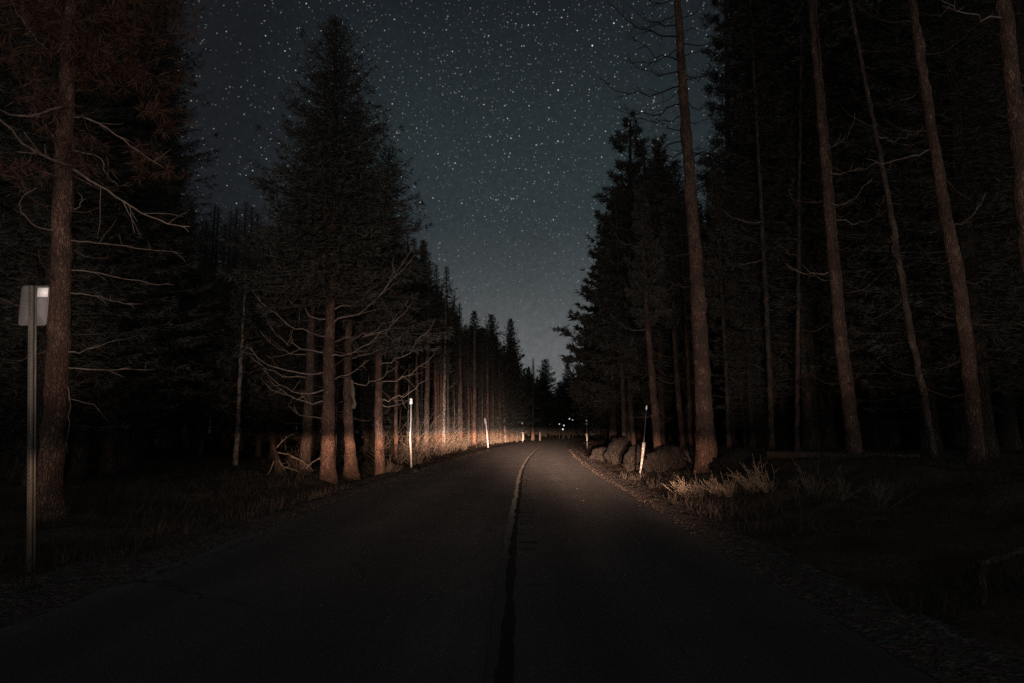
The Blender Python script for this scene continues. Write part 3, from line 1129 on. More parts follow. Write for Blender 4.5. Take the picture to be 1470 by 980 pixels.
RT = [
    # pts, widths, d, H, crown, label, mat
    ([(944, 642), (940, 590), (935, 530), (930, 470), (925, 380)], [11, 10, 9, 8, 6], 29, 11.8, "ragged", "slim orange footed trunk directly behind the white roadside marker", "bark_red"),
    ([(979, 622), (972, 550), (968, 480), (964, 380)], [8, 7, 6.5, 5], 33, 12.5, "ragged", "thin lit trunk on the bank between the marker tree and the thick dead pine", "bark_red"),
    ([(991, 622), (989, 560), (986, 500)], [6, 5.5, 5], 36, 12.5, "lodgepole", "thin dark trunk close against the left side of the thick dead pine", "bark_red"),
    ([(896, 618), (894, 560), (891, 480)], [7, 6.5, 6], 40, 16, "spruce_c", "dim pale trunk under the roadside pine boughs, left one of a pair", "bark_grey"),
    ([(908, 616), (904, 570), (900, 500)], [6.5, 6, 5], 41, 17, "spruce_c", "dim leaning trunk under the roadside pine boughs, right one of a pair", "bark_grey"),
    ([(1046, 628), (1042, 520), (1036, 420), (1032, 330)], [6, 5, 4.5, 4], 30, 12.5, "ragged", "very slender bowed trunk, first one past the thick dead pine", "bark_grey"),
    ([(1070, 628), (1062, 540), (1054, 450), (1048, 400)], [5.5, 5, 4.5, 4], 32, 12.5, "ragged", "very slender crooked trunk, second one past the thick dead pine", "bark_grey"),
    ([(1108, 632), (1105, 540), (1101, 450), (1098, 390), (1092, 280)], [8, 7, 6.5, 6, 5], 27, 26, "lodgepole", "straight slender trunk behind the fallen log's broken end", "bark_grey"),
    ([(1144, 640), (1145, 540), (1146, 440), (1147, 340)], [6.5, 6, 5.5, 5], 26, 25, "lodgepole", "straight upright slender trunk rising behind the middle of the fallen log", "bark_grey"),
    ([(1225, 642), (1212, 540), (1203, 460), (1194, 360), (1184, 240), (1172, 100)], [17, 16, 14.5, 13, 11, 9], 20, 28, "lodgepole", "reddish leaning trunk with a thinner twin stem hugging its side", "bark_red"),
    ([(1222, 560), (1212, 480), (1203, 380), (1196, 300), (1189, 220)], [8, 7.5, 7, 6, 5], 21.5, 26, "lodgepole", "thin twin stem hugging the side of the reddish leaning trunk", "bark_red"),
    ([(1335, 620), (1325, 560), (1308, 480), (1293, 390), (1277, 290), (1258, 195)], [9, 9, 9, 8.5, 7.5, 6], 19, 25, "lodgepole", "pale thin trunk leaning most steeply of those beyond the log", "bark_grey"),
    ([(1402, 650), (1394, 560), (1385, 470), (1372, 380), (1353, 280), (1335, 170), (1318, 60), (1309, 0)], [22, 20, 19, 18, 16, 14, 12.5, 11], 16, 27, "lodgepole", "long reddish trunk leaning inward right across the height of the dark right hand wood", "bark_red"),
    ([(1412, 600), (1408, 460), (1400, 360), (1390, 250), (1378, 130), (1366, 30)], [16, 15, 14, 13, 12, 10], 23, 27, "lodgepole", "dim grey trunk behind the long reddish leaning trunk, curled twigs on its side", "bark_grey"),
    ([(1500, 560), (1485, 400), (1472, 290), (1458, 160), (1440, 0)], [30, 27, 25, 23, 20], 13, 26, "lodgepole", "thick reddish trunk cut off by the photo's right border", "bark_red"),
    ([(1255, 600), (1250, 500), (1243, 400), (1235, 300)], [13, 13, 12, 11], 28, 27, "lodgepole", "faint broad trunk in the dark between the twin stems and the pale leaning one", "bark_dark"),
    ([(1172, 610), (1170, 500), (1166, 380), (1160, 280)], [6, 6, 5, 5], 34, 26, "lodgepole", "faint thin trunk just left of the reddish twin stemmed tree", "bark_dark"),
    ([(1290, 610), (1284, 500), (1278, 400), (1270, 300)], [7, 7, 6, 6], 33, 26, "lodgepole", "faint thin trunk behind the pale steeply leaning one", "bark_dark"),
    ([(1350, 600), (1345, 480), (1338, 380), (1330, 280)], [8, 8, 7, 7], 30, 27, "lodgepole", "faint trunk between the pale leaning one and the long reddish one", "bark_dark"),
]
for i, (pts, w, d, H, cr, lab, mat) in enumerate(RT):
    hb = {"ragged": 5.8, "spruce_c": 4.5}.get(cr, H * .52)
    traced_tree("pine_tree", pts, w, d, lab, mat, cr, hb, H, rmul=1.0, stubs=16, stub_z=(1.5, 12), stub_L=(.3, 1.5), seed=60 + i,
                limbs=((5.5, 150 + 40 * i, 1.3, .1, 4), (7.5, 20 + 70 * i, 1.6, .0, 5), (9.2, 200 + 50 * i, 1.6, .1, 4)) if d < 30 else ())

# --- pine with upswept boughs overhanging the right of the sky gap
Hp = height_for(905, 172, 42)
pc = pine_crown(201, Hp - 3.0, 3.5, 84, 50, (.30, .030), prof=lambda t: (1 - t) ** .62 * min(1, .75 + t * 1.5))
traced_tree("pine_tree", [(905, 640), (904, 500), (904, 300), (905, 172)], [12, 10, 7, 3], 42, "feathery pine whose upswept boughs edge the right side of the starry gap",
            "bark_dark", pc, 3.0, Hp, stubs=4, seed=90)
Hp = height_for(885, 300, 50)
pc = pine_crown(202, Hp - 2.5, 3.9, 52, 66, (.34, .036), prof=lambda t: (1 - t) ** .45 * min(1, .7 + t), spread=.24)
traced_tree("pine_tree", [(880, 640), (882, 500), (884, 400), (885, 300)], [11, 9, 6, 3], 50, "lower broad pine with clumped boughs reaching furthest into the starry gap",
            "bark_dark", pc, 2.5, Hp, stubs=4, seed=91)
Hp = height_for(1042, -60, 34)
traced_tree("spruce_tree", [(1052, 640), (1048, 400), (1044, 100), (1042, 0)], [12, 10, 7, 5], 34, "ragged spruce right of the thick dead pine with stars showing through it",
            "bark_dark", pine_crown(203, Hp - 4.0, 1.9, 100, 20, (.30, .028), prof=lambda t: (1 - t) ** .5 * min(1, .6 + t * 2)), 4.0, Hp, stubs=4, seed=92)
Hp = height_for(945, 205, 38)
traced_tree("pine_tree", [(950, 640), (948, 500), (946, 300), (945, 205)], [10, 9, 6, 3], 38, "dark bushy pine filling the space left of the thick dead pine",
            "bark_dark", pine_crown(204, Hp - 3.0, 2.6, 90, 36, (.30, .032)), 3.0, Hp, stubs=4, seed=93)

# --- lit trunks in the left bank, far along the road
LB = [
    (568, 655, 470, 5, 36, "bark_red", "thin trunk just left of the tall snow pole"),
    (600, 645, 500, 4, 44, "bark_grey", "thin trunk first to the right of the tall snow pole"),
    (612, 645, 480, 7, 44, "bark_grey", "broad dull trunk second to the right of the tall snow pole"),
    (626, 644, 490, 4, 52, "bark_red", "orange trunk, left edge of a tight row of lit stems"),
    (629.5, 644, 500, 4, 54, "bark_red", "orange trunk, second stem of the tight lit row"),
    (633, 644, 500, 4, 55, "bark_red", "orange trunk, third stem of the tight lit row"),
    (637, 642, 500, 4.5, 52, "bark_pale", "palest brightest trunk at the right of the tight lit row"),
    (643, 642, 490, 4, 56, "bark_grey", "grey trunk last of the tight lit row"),
    (662, 634, 485, 4, 66, "bark_red", "thin trunk standing alone midway between lit row and leaning pole"),
    (673, 628, 560, 3, 75, "bark_grey", "short pale trunk between two taller orange lit trunks"),
    (681, 623, 470, 5, 72, "bark_red", "tall orange trunk left of the leaning white pole, foot flaring"),
    (700, 622, 530, 4, 80, "bark_red", "trunk immediately behind the leaning white pole"),
    (708, 622, 545, 3, 90, "bark_grey", "faint thin trunk first past the leaning white pole"),
    (718.5, 624, 540, 3.5, 95, "bark_red", "orange trunk amid the tan thicket past the leaning pole"),
    (725, 622, 570, 3, 100, "bark_pale", "short pale trunk amid the tan thicket past the leaning pole"),
    (735, 622, 560, 3, 105, "bark_grey", "faint trunk near the far end of the tan thicket"),
    (742, 626, 560, 3, 108, "bark_grey", "last trunk of the tan thicket, above the short white marker"),
    (765, 630, 590, 4, 125, "bark_grey", "dim grey trunk past the thicket where the road bends away"),
]
for i, (px, yb, yt, w, d, mat, lab) in enumerate(LB):
    lean = random.Random(i).uniform(-3, 3)
    keys = ("spruce_a", "spruce_b", "spruce_d", "spruce_c")
    H = 11 + (i * 37 % 10) * .45
    traced_tree("lodgepole_tree", [(px, yb), (px + lean * .4, (yb + yt) / 2), (px + lean, yt)], [w * 1.15, w, w * .8], d, lab, mat, keys[i % 4], H * (.50 + .12 * (i % 3) / 2), H,
                rmul=1.1, stubs=12, stub_z=(1, 6), stub_L=(.3, 1.2), seed=120 + i, sides=8)

_r = random.Random(99)
for i in range(16):
    px = 572 + 170 * (i + _r.random()) / 16
    d = 42 + (px - 572) * .36 + _r.uniform(-4, 8)
    X = (px - 735) / 980.0 * d
    if X - float(centre(d)) > -LEFT_W - 2.2:
        continue
    yb = 620 + 1.2 * 980 / d
    lean = _r.uniform(-5, 5)
    traced_tree("sapling", [(px, yb), (px + lean * .5, yb - 60), (px + lean, yb - 60 - _r.uniform(20, 60))], [2.4, 2.0, 1.4], d,
                "thin bare young stem among the lit trunks of the left bank", _r.choice(("bark_red", "bark_grey", "bark_pale")), stubs=7,
                stub_z=(.8, 4), stub_L=(.2, .8), group="young stems on the lit left bank", seed=500 + i, sides=6)

# --- dark forest behind, each tree its own; heights follow the skyline in the photograph
SKY = [(-300, -300), (0, -250), (200, -120), (222, 215), (238, 292), (300, 285), (340, 292), (380, 315), (470, 300), (560, 320), (600, 395), (622, 425), (640, 440), (662, 470),
       (700, 478), (745, 500), (757, 530), (800, 545), (862, 540), (872, 430), (900, 260), (930, 215), (985, 240), (1050, 320), (1078, 200), (1092, -40), (1110, -260), (1900, -300)]
_sx, _sy = zip(*SKY)
rr = random.Random(2024)
placed = []


def on_road(d, s):
    if d < 140:
        return -LEFT_W - 4.5 < s < RIGHT_W + 4.0
    return -LEFT_W - 2.5 < s < RIGHT_W + 2.0


bands = [
    # px range, d range, count, label, group
    (-120, 215, 17, 34, 24, "black spruce massed behind the near pine and the road sign", "dark spruces behind the near left pine"),
    (205, 420, 30, 60, 30, "black spruce in the low skyline between the near pine and tallest spruce", "dark spruces of the left skyline"),
    (420, 640, 34, 62, 30, "black spruce standing behind the tallest spruce and its neighbours", "dark spruces behind the tallest spruce"),
    (612, 772, 66, 135, 44, "small dark spruce along the left bank beyond the lit trunks", "dark spruces beyond the lit left bank"),
    (520, 700, 92, 150, 34, "black spruce deep behind the lit trunks of the left bank", "dark spruces deep behind the left bank"),
    (750, 885, 150, 260, 44, "tiny dark spruce across the end of the road", "dark spruces closing the end of the road"),
    (865, 1080, 42, 95, 40, "dark spruce behind the thick dead pine and the feathery pines", "dark spruces behind the right roadside pines"),
    (1075, 1330, 27, 60, 40, "black spruce deep in the wood beyond the fallen log", "dark spruces beyond the fallen log"),
    (1320, 1600, 20, 48, 30, "black spruce deep in the wood behind the long leaning reddish trunk", "dark spruces behind the long leaning trunk"),
]
for (x0, x1, d0, d1, cnt, lab, grp) in bands:
    n, tries = 0, 0
    while n < cnt and tries < cnt * 40:
        tries += 1
        px = x0 + (x1 - x0) * ((n + rr.random()) / cnt)
        d = d0 + (d1 - d0) * rr.random()
        X = (px - 735) / 980.0 * d
        s = X - float(centre(d))
        if on_road(d, s):
            continue
        if any((X - a) ** 2 + (d - b) ** 2 < (1.3 + d * .004) ** 2 for a, b in placed):
            continue
        pyt = float(np.interp(px, _sx, _sy)) + rr.random() ** 1.3 * 55 - 6
        H = float(height_for(px, pyt, d))
        if H < 4:
            H = 4 + rr.random() * 2
        H = min(H, 32)
        key = rr.choice(("spruce_a", "spruce_b", "spruce_c", "spruce_d", "spruce_a", "spruce_c"))
        rmul = {True: 1.0, False: .8}[H < 14] * rr.uniform(.85, 1.2)
        if d < 62 and H > 11:
            key, rmul = rr.choice(("fine_a", "fine_b")), rr.uniform(.95, 1.35)
        elif d > 62:
            key, rmul = rr.choice(("spire_a", "spire_b")), rr.uniform(1.0, 1.5)
        placed.append((X, d))
        forest_tree(X, d, H, key, max(.5, H * (max(6.0, H * .55) / H if 550 < px < 775 and d < 90 else rr.uniform(.03, .12))), rmul, lab, grp, rr.uniform(0, 6.28))
        n += 1
for px, d, pyt, key, lab in ((680, 95, 447, "spire_a", "pointed spruce, first of three peaks over the left bank, nearest the tall trees"),
                             (705, 100, 452, "spire_b", "pointed spruce, middle one of three peaks over the left bank"),
                             (733, 105, 458, "spire_a", "ragged spruce, last of three peaks, sloping towards the sky gap"),
                             (650, 80, 432, "spire_b", "narrow ragged spruce on the shoulder below the tallest group"),
                             (783, 170, 516, "spire_b", "round topped dark spruce left of the road's vanishing point"),
                             (815, 180, 524, "spire_a", "narrow little pointed spruce over the road's end"),
                             (842, 175, 526, "spire_b", "blunt dark spruce under the lowest pine bough"),
                             (625, 62, 408, "spire_b", "narrow spruce with clumpy top at the right flank of the tallest group"),
                             (604, 50, 345, "spire_b", "ragged spruce with a jutting bough at the right flank of the tallest group")):
    X = (px - 735) / 980.0 * d
    H = float(height_for(px, pyt, d))
    forest_tree(X, d, H, key, H * (.55 if d < 90 else .06), 1.5 if d > 110 else 1.1, lab, None, px)

# ------------------------------------------------------------------ roadside things


def rot_y(a):
    c, s = math.cos(a), math.sin(a)
    return np.array(((c, 0, s), (0, 1, 0), (-s, 0, c)))


def road_sign():
    d = 8.0
    b = at(46, 804, d)
    root = empty("road_sign", (b[0], d, gz(b[0], d)), "small road sign seen from behind on a steel post, white square in its corner", "road sign")
    o = np.array(root.location)
    top = at(47, 411, d) - o
    k = d / 980.0
    # U-channel post with punched holes
    m = MB()
    h = top[2] + .004
    w = 12 * k
    lean = (top[0]) / h

    def bar(x0, x1, y0, y1, z0=-.3, z1=h):
        V = [(x + lean * z, y, z) for z in (z0, z1) for (x, y) in ((x0, y0), (x1, y0), (x1, y1), (x0, y1))]
        m.add(V, [[0, 3, 2, 1], [4, 5, 6, 7], [0, 1, 5, 4], [1, 2, 6, 5], [2, 3, 7, 6], [3, 0, 4, 7]])
    bar(-w * .5, -w * .26, -.006, 0)
    bar(w * .26, w * .5, -.006, 0)
    bar(-w * .26, -w * .20, -.038, 0)
    bar(w * .20, w * .26, -.038, 0)
    bar(-w * .20, w * .20, -.038, -.032)
    m.build("post", M["post_steel"], root)
    m = MB()
    z = .25
    while z < h - .05:
        ang = np.linspace(0, 6.283, 9)[:-1]
        V = [(lean * z, -.0395, z)] + [(lean * z + .006 * math.cos(t), -.0395, z + .006 * math.sin(t)) for t in ang]
        m.add(V, [[0, 1 + i, 1 + (i + 1) % 8, 1 + (i + 1) % 8] for i in range(8)])
        z += .0508
    m.build("bolt_hole", M["tar"], root)["kind"] = "stuff"
    # rounded plate
    x0, x1 = at(29, 430, d)[0] - o[0], at(69.5, 430, d)[0] - o[0]
    z1, z0 = at(49, 410, d)[2] - o[2], at(49, 467, d)[2] - o[2]
    r = .035
    out = []
    for cx, cz, a0 in ((x1 - r, z1 - r, 0), (x0 + r, z1 - r, 90), (x0 + r, z0 + r, 180), (x1 - r, z0 + r, 270)):
        for q in range(6):
            t = R(a0 + q * 18)
            out.append((cx + r * math.cos(t), cz + r * math.sin(t)))
    n = len(out)
    V = [(x, .004, z) for x, z in out] + [(x, .007, z) for x, z in out] + [((x0 + x1) / 2, .004, (z0 + z1) / 2), ((x0 + x1) / 2, .007, (z0 + z1) / 2)]
    m = MB()
    F = [[i, (i + 1) % n, 2 * n, 2 * n] for i in range(n)] + [[n + i, n + (i + 1) % n, 2 * n + 1, 2 * n + 1] for i in range(n)]
    F += [[i, n + i, n + (i + 1) % n, (i + 1) % n] for i in range(n)]
    m.add(V, F)
    m.build("panel", M["sign_back"], root)
    a, b2 = at(54.5, 413, d) - o, at(68.5, 426, d) - o
    m = MB()
    m.box(((a[0] + b2[0]) / 2, -.0005, (a[2] + b2[2]) / 2), (b2[0] - a[0], .006, a[2] - b2[2]))
    m.build("reflective_sticker", M["reflector"], root)
    m = MB()
    for zz in (z1 - .07, z0 + .07):
        c = np.array((lean * zz, -.040, zz))
        m.tube(np.array([c, c + (0, -.012, 0)]), [.011, .009], 6)
    m.build("bolt", M["post_steel"], root)["kind"] = "stuff"


road_sign()


def pole(name, pts, widths, d, label, group=None, mat="white", cap=None, extra=()):
    W = np.array([at(px, py, d) for px, py in pts])
    zb = gz(W[0][0], d)
    base = np.array((W[0][0], d, zb))
    root = empty(name, base, label, "snow pole", group)
    W[0][2] = zb - .15
    rad = np.array(widths) / (980.0 / d) / 2
    q = np.linspace(0, len(W) - 1, len(W) * 4)
    P = np.stack([np.interp(q, np.arange(len(W)), W[:, j]) for j in range(3)], -1) - base
    for _ in range(3):
        P[1:-1] = (P[:-2] + 2 * P[1:-1] + P[2:]) / 4
    m = MB()
    m.tube(P, np.interp(q, np.arange(len(W)), rad), 10)
    m.build("shaft", M[mat], root, smooth=True)
    for nm, p0, p1, w0, w1, mt in extra:
        a, b = at(*p0, d) - base, at(*p1, d) - base
        r0, r1 = w0 / (980.0 / d) / 2, w1 / (980.0 / d) / 2
        m = MB()
        if len(nm) and nm == "marker_board":
            # flat tapered board strapped to the pole, slightly bowed
            k = np.linspace(0, 1, 9)
            mid = a + (b - a) * k[:, None]
            mid[:, 0] += (r0 * .55) * np.sin(k * 3.14) * 1.0
            wv = r0 + (r1 - r0) * k
            for i in range(8):
                p, q2 = mid[i], mid[i + 1]
                u0, u1 = np.array((wv[i], 0, 0)), np.array((wv[i + 1], 0, 0))
                f, t = np.array((0, -.03, 0)), np.array((0, -.045, 0))
                m.add([p - u0 + f, p + u0 + f, q2 + u1 + f, q2 - u1 + f, p - u0 + t, p + u0 + t, q2 + u1 + t, q2 - u1 + t],
                      [[0, 1, 2, 3], [4, 7, 6, 5], [0, 3, 7, 4], [1, 5, 6, 2], [0, 4, 5, 1], [3, 2, 6, 7]])
        else:
            m.tube(np.array([a, a + (b - a) * .2, a + (b - a) * .8, b]), [r0 * .8, r0, r1, r1 * .7], 10)
        m.build(nm, M[mt], root)
    return root


pole("snow_pole", [(591, 668), (590, 648), (588.5, 628), (590, 605), (590, 574)], [2.6, 2.8, 2.6, 2.2, 1.8], 30.6,
     "tall white snow pole, slightly kinked, at the edge of the left ditch", extra=[("reflector", (590, 580), (590, 572), 4.6, 4.6, "reflector")])
pole("snow_pole", [(701.5, 637), (699, 620), (697, 604)], [2.2, 2.2, 2.0], 70,
     "leaning white pole with a fat rounded head on the lit left bank", extra=[("reflector", (697.4, 609), (696, 600), 3.8, 3.6, "white")])
pole("snow_pole", [(750, 634), (750, 620), (749.5, 606)], [1.0, .9, .8], 100,
     "far marker with a short white board, where the lit left bank ends", mat="dark_pole",
     extra=[("marker_board", (750.2, 632.5), (750.2, 620.5), 2.8, 2.6, "white"), ("reflector", (749.6, 608.4), (749.6, 606), 1.8, 1.8, "reflector")])
pole("snow_pole", [(775, 631), (775, 620)], [2.0, 2.0], 125,
     "dim stubby grey marker right where the road bends out of sight", mat="sign_back", extra=[("reflector", (775, 623), (775, 621.5), 2.2, 2.2, "sign_back")])
pole("snow_pole", [(843, 640), (842.5, 625), (842, 602)], [1.6, 1.4, 1.1], 62,
     "marker pole on the right verge by the bend, small white dots above its board", mat="dark_pole",
     extra=[("marker_board", (842.6, 633), (841.8, 622.5), 1.5, 3.0, "white"), ("reflector", (842, 605.2), (842, 602.4), 2.4, 2.4, "reflector"),
            ("reflector", (842.4, 609.4), (842.4, 607.6), 1.8, 1.8, "reflector")])
pole("snow_pole", [(918.5, 681), (922, 655), (925, 625), (928, 584)], [2.0, 1.7, 1.5, 1.2], 24.5,
     "dark thin pole with white tapered board and white tip on the right verge", mat="dark_pole",
     extra=[("marker_board", (918.5, 679), (924, 635), 2.0, 4.4, "white"), ("reflector", (927.8, 588), (928.2, 582), 2.4, 2.2, "reflector")])

# low wooden barrier at the lower right
bb = at(1410, 850, 6.4)
wb = empty("wooden_barrier", (bb[0], 6.4, gz(bb[0], 6.4)), "low wooden post with a sloping rail leaving the photo beside the right verge", "barrier")
o0 = np.array(wb.location)
m = MB()
a = at(1408, 806, 6.4) - o0
m.tube(np.array([(0, 0, -.2), (0.0, 0, .1), a * (1, 1, .6), a]), [.036, .035, .034, .032], 9, rng=np.random.default_rng(1), rough=.04)
m.build("post", M["bark_dark"], wb, smooth=True)
m = MB()
m.tube(np.array([at(1403, 811, 6.36), at(1440, 800, 6.5), at(1475, 787, 6.7), at(1540, 770, 7.0)]) - o0, [.034, .032, .032, .03], 9, rng=np.random.default_rng(2), rough=.05)
m.build("rail", M["bark_dark"], wb, smooth=True)

# small white lights beyond the bend
for px, py, d, r, lab in ((803, 608.5, 160, .16, "white light low left of the far cluster beyond the bend"), (809.5, 610.5, 156, .19, "brightest white light, middle of the far cluster beyond the bend"),
                          (808, 616, 152, .22, "blurred light lowest in the far cluster beyond the bend"), (817.5, 601, 165, .18, "upper white light of the far cluster beyond the bend"),
                          (822, 602.5, 168, .14, "small light at the right end of the far cluster beyond the bend"), (789.5, 609, 170, .10, "faint lone light left of the far cluster beyond the bend")):
    p = at(px, py, d)
    zb = gz(p[0], d)
    root = empty("path_lamp", (p[0], d, zb), lab, "lamp", "white lights beyond the bend")
    m = MB()
    m.tube(np.array([(0, 0, -.2), (0, 0, 1), (0, 0, p[2] - zb - r * .8)]), [.05, .045, .04], 6)
    m.build("pole", M["dark_pole"], root)
    m = MB()
    th = np.linspace(-1.45, 1.45, 7)
    r *= .8
    m.tube(np.array([(0, 0, p[2] - zb + r * math.sin(t)) for t in th]), [r * math.cos(t) for t in th], 10)
    m.build("globe", M["lamp"], root, smooth=True)

# fallen log along the top of the right bank
lp = [at(1103, 654, 19.5), at(1150, 656, 19), at(1215, 658, 18.5), at(1262, 664, 18), at(1318, 668, 17.4)]
for q in lp:
    q[2] = max(q[2], gz(q[0], q[1]) + .10)
lg = np.array(lp)
m = MB()
_q = np.linspace(0, 4, 26)
_r3 = np.random.default_rng(3)
lgp = np.stack([np.interp(_q, np.arange(5), lg[:, j]) for j in range(3)], -1) - lg[0]
lgp[1:] += _r3.normal(0, .018, (25, 3))
m.tube(lgp, np.interp(_q, np.arange(5), [.11, .105, .09, .075, .05]), 12, rng=_r3, rough=.10)
for _k in (4, 9, 13, 18, 22):
    add_limb(m, _r3, limb_path(_r3, lgp[_k], R(_r3.uniform(200, 340)), _r3.uniform(.25, .7), _r3.uniform(.1, .8), n=5), .018, 2)
lo = m.build("fallen_log", M["bark_grey"], loc=lg[0], smooth=True)
tag(lo, "fallen log lying along the top of the right bank", "log")

# boulders in the right bank


def boulder(px, py, d, size, seed, label, sq=(1, 1, .8), mat="rock", name="boulder"):
    rng = np.random.default_rng(seed)
    p = at(px, py, d)
    n1, n2 = 34, 22
    V = []
    for i in range(n2 + 1):
        th = math.pi * i / n2
        for j in range(n1):
            ph = 2 * math.pi * j / n1
            V.append((math.sin(th) * math.cos(ph), math.sin(th) * math.sin(ph), math.cos(th)))
    V = np.array(V)
    f = 1 + .22 * vnoise(V[:, 0] * 1.6 + seed, V[:, 1] * 1.6 + V[:, 2] * 1.3, seed) + .10 * vnoise(V[:, 0] * 4 + V[:, 2] * 3, V[:, 1] * 4 + seed, seed + 1) \
        + .10 * vnoise(V[:, 0] * 7 + V[:, 2] * 6, V[:, 1] * 7, seed + 2) + .06 * rng.standard_normal(len(V))
    for _ in range(6):
        nrm = rng.normal(0, 1, 3)
        nrm /= np.linalg.norm(nrm)
        dd = V @ nrm
        f = np.where(dd * f > .82, f * .25 + .75 * .82 / np.maximum(dd, .05), f)
    V = V * f[:, None] * np.array(sq) * size
    F = [[i * n1 + j, (i + 1) * n1 + j, (i + 1) * n1 + (j + 1) % n1, i * n1 + (j + 1) % n1] for i in range(n2) for j in range(n1)]
    m = MB()
    m.add(V, F)
    o = m.build(name, M[mat], loc=(p[0], d, gz(p[0], d) + size * sq[2] * .12), smooth=True)
    return tag(o, label, "rock")


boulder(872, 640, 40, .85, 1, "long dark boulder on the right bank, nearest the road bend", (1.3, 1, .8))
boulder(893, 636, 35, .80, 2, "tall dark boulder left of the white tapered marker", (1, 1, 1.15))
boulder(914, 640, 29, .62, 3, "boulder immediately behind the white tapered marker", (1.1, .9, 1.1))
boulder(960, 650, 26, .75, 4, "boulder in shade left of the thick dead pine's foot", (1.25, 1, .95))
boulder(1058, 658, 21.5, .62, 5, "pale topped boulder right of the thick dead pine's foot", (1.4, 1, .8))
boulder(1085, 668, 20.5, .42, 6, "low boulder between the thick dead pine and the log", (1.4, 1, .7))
boulder(1137, 712, 14.5, .11, 7, "small pale stone among the dry stems on the right bank", (1, .8, 1.1), "gravel", "stone")
boulder(596, 672, 27, .16, 8, "small stone by the foot of the tall snow pole", (1.2, 1, .8), "rock", "stone")


def fan_shrub(px, py, d, n, H, label, seed, mat="dry_stem", lean=(0, 0), spread=.5, name="dry_shrub", r=.007):
    rng = np.random.default_rng(seed)
    p = at(px, py, d)
    m = MB()
    for _ in range(n):
        h = H * rng.uniform(.45, 1.1)
        dv = np.array((rng.normal(lean[0], spread), rng.normal(lean[1], spread), 1.0))
        dv /= np.linalg.norm(dv)
        b = np.array((rng.normal(0, .12 * H), rng.normal(0, .12 * H), -.05))
        k = np.linspace(0, 1, 5)[:, None]
        path = b + dv * h * k + np.array((rng.normal(0, .12), rng.normal(0, .12), -.05)) * h * k ** 2
        m.tube(path, np.linspace(r * rng.uniform(.7, 1.3), r * .35, 5), 4)
        for _ in range(rng.integers(1, 5)):
            s = rng.uniform(.3, .95)
            p0 = b + dv * h * s
            d2 = dv + rng.normal(0, .45, 3)
            l = h * rng.uniform(.12, .4)
            kk = np.linspace(0, 1, 3)[:, None]
            m.tube(p0 + d2 * l * kk, np.linspace(r * .6, r * .25, 3), 3)
    o = m.build(name, M[mat], loc=(p[0], d, gz(p[0], d)))
    return tag(o, label, "shrub")


SH = [
    (990, 700, 17.0, 40, .55, "pale dry shrub fanning up and left, nearest the thick dead pine", (-.5, 0), .35),
    (1003, 702, 16.8, 26, .42, "small dense dry shrub in the middle of the pale stems", (.0, 0), .3),
    (1036, 712, 15.8, 36, .50, "pale dry shrub leaning left beneath the pale topped boulder", (-.7, 0), .35),
    (1049, 716, 15.4, 30, .46, "wiry dry shrub at the end of the pale stems", (-.3, 0), .4),
    (1085, 716, 15.2, 30, .70, "thin tall dry shrub with crossed stems before the low boulder", (-.5, 0), .45),
    (1108, 722, 14.6, 24, .60, "sparse dry shrub beside the small pale stone", (-.4, 0), .5),
    (1165, 715, 14.0, 30, .62, "dim brown shrub below the middle of the fallen log", (0, 0), .5),
    (1206, 728, 13.0, 26, .50, "dim brown shrub below the thin end of the log", (0, 0), .5),
    (1260, 735, 12.0, 26, .55, "dim brown shrub past the end of the log", (0, 0), .5),
    (1000, 655, 23.5, 26, .8, "twiggy dark shrub against the left of the thick dead pine", (-.2, 0), .5),
    (935, 668, 26, 24, .45, "small dark shrub at the foot of the orange footed trunk", (0, 0), .5),
]
for i, (px, py, d, n, H, lab, ln, sp) in enumerate(SH):
    fan_shrub(px, py, d, n, H, lab, 300 + i, "dry_stem" if i < 6 else "tan_twig", ln, sp)
for i, (px, py, d, H, lab) in enumerate(((868, 642, 38, .8, "dark twiggy scrub on the long boulder nearest the road bend"),
                                        (885, 640, 33.5, .8, "dark twiggy scrub before the tall boulder left of the white tapered marker"),
                                        (905, 645, 27.8, .7, "dark twiggy scrub close left of the white tapered marker"),
                                        (950, 655, 24.6, .8, "dark twiggy scrub before the shaded boulder by the thick dead pine"),
                                        (970, 652, 24.8, .7, "dark twiggy scrub between the shaded boulder and the thick dead pine"),
                                        (1050, 664, 20.2, .6, "dark twiggy scrub before the pale topped boulder"),
                                        (1120, 690, 17.5, .6, "dark twiggy scrub below the broken end of the fallen log"))):
    fan_shrub(px, py, d, 46, H, lab, 350 + i, "grass", (0, 0), .6, r=.009)
fan_shrub(555, 663, 27.5, 60, .9, "rusty twiggy shrub against the foot of the tree beside the tall snow pole", 330, "tan_twig", (.1, 0), .35, r=.012)
fan_shrub(600, 655, 36, 40, 1.0, "pale scrubby bush just right of the tall snow pole", 331, "tan_twig", (0, 0), .4, r=.012)
fan_shrub(425, 668, 25.5, 34, .9, "dark red scrub between the broken stump and the slim grey spruce", 332, "tan_twig", (.1, 0), .5, r=.010)

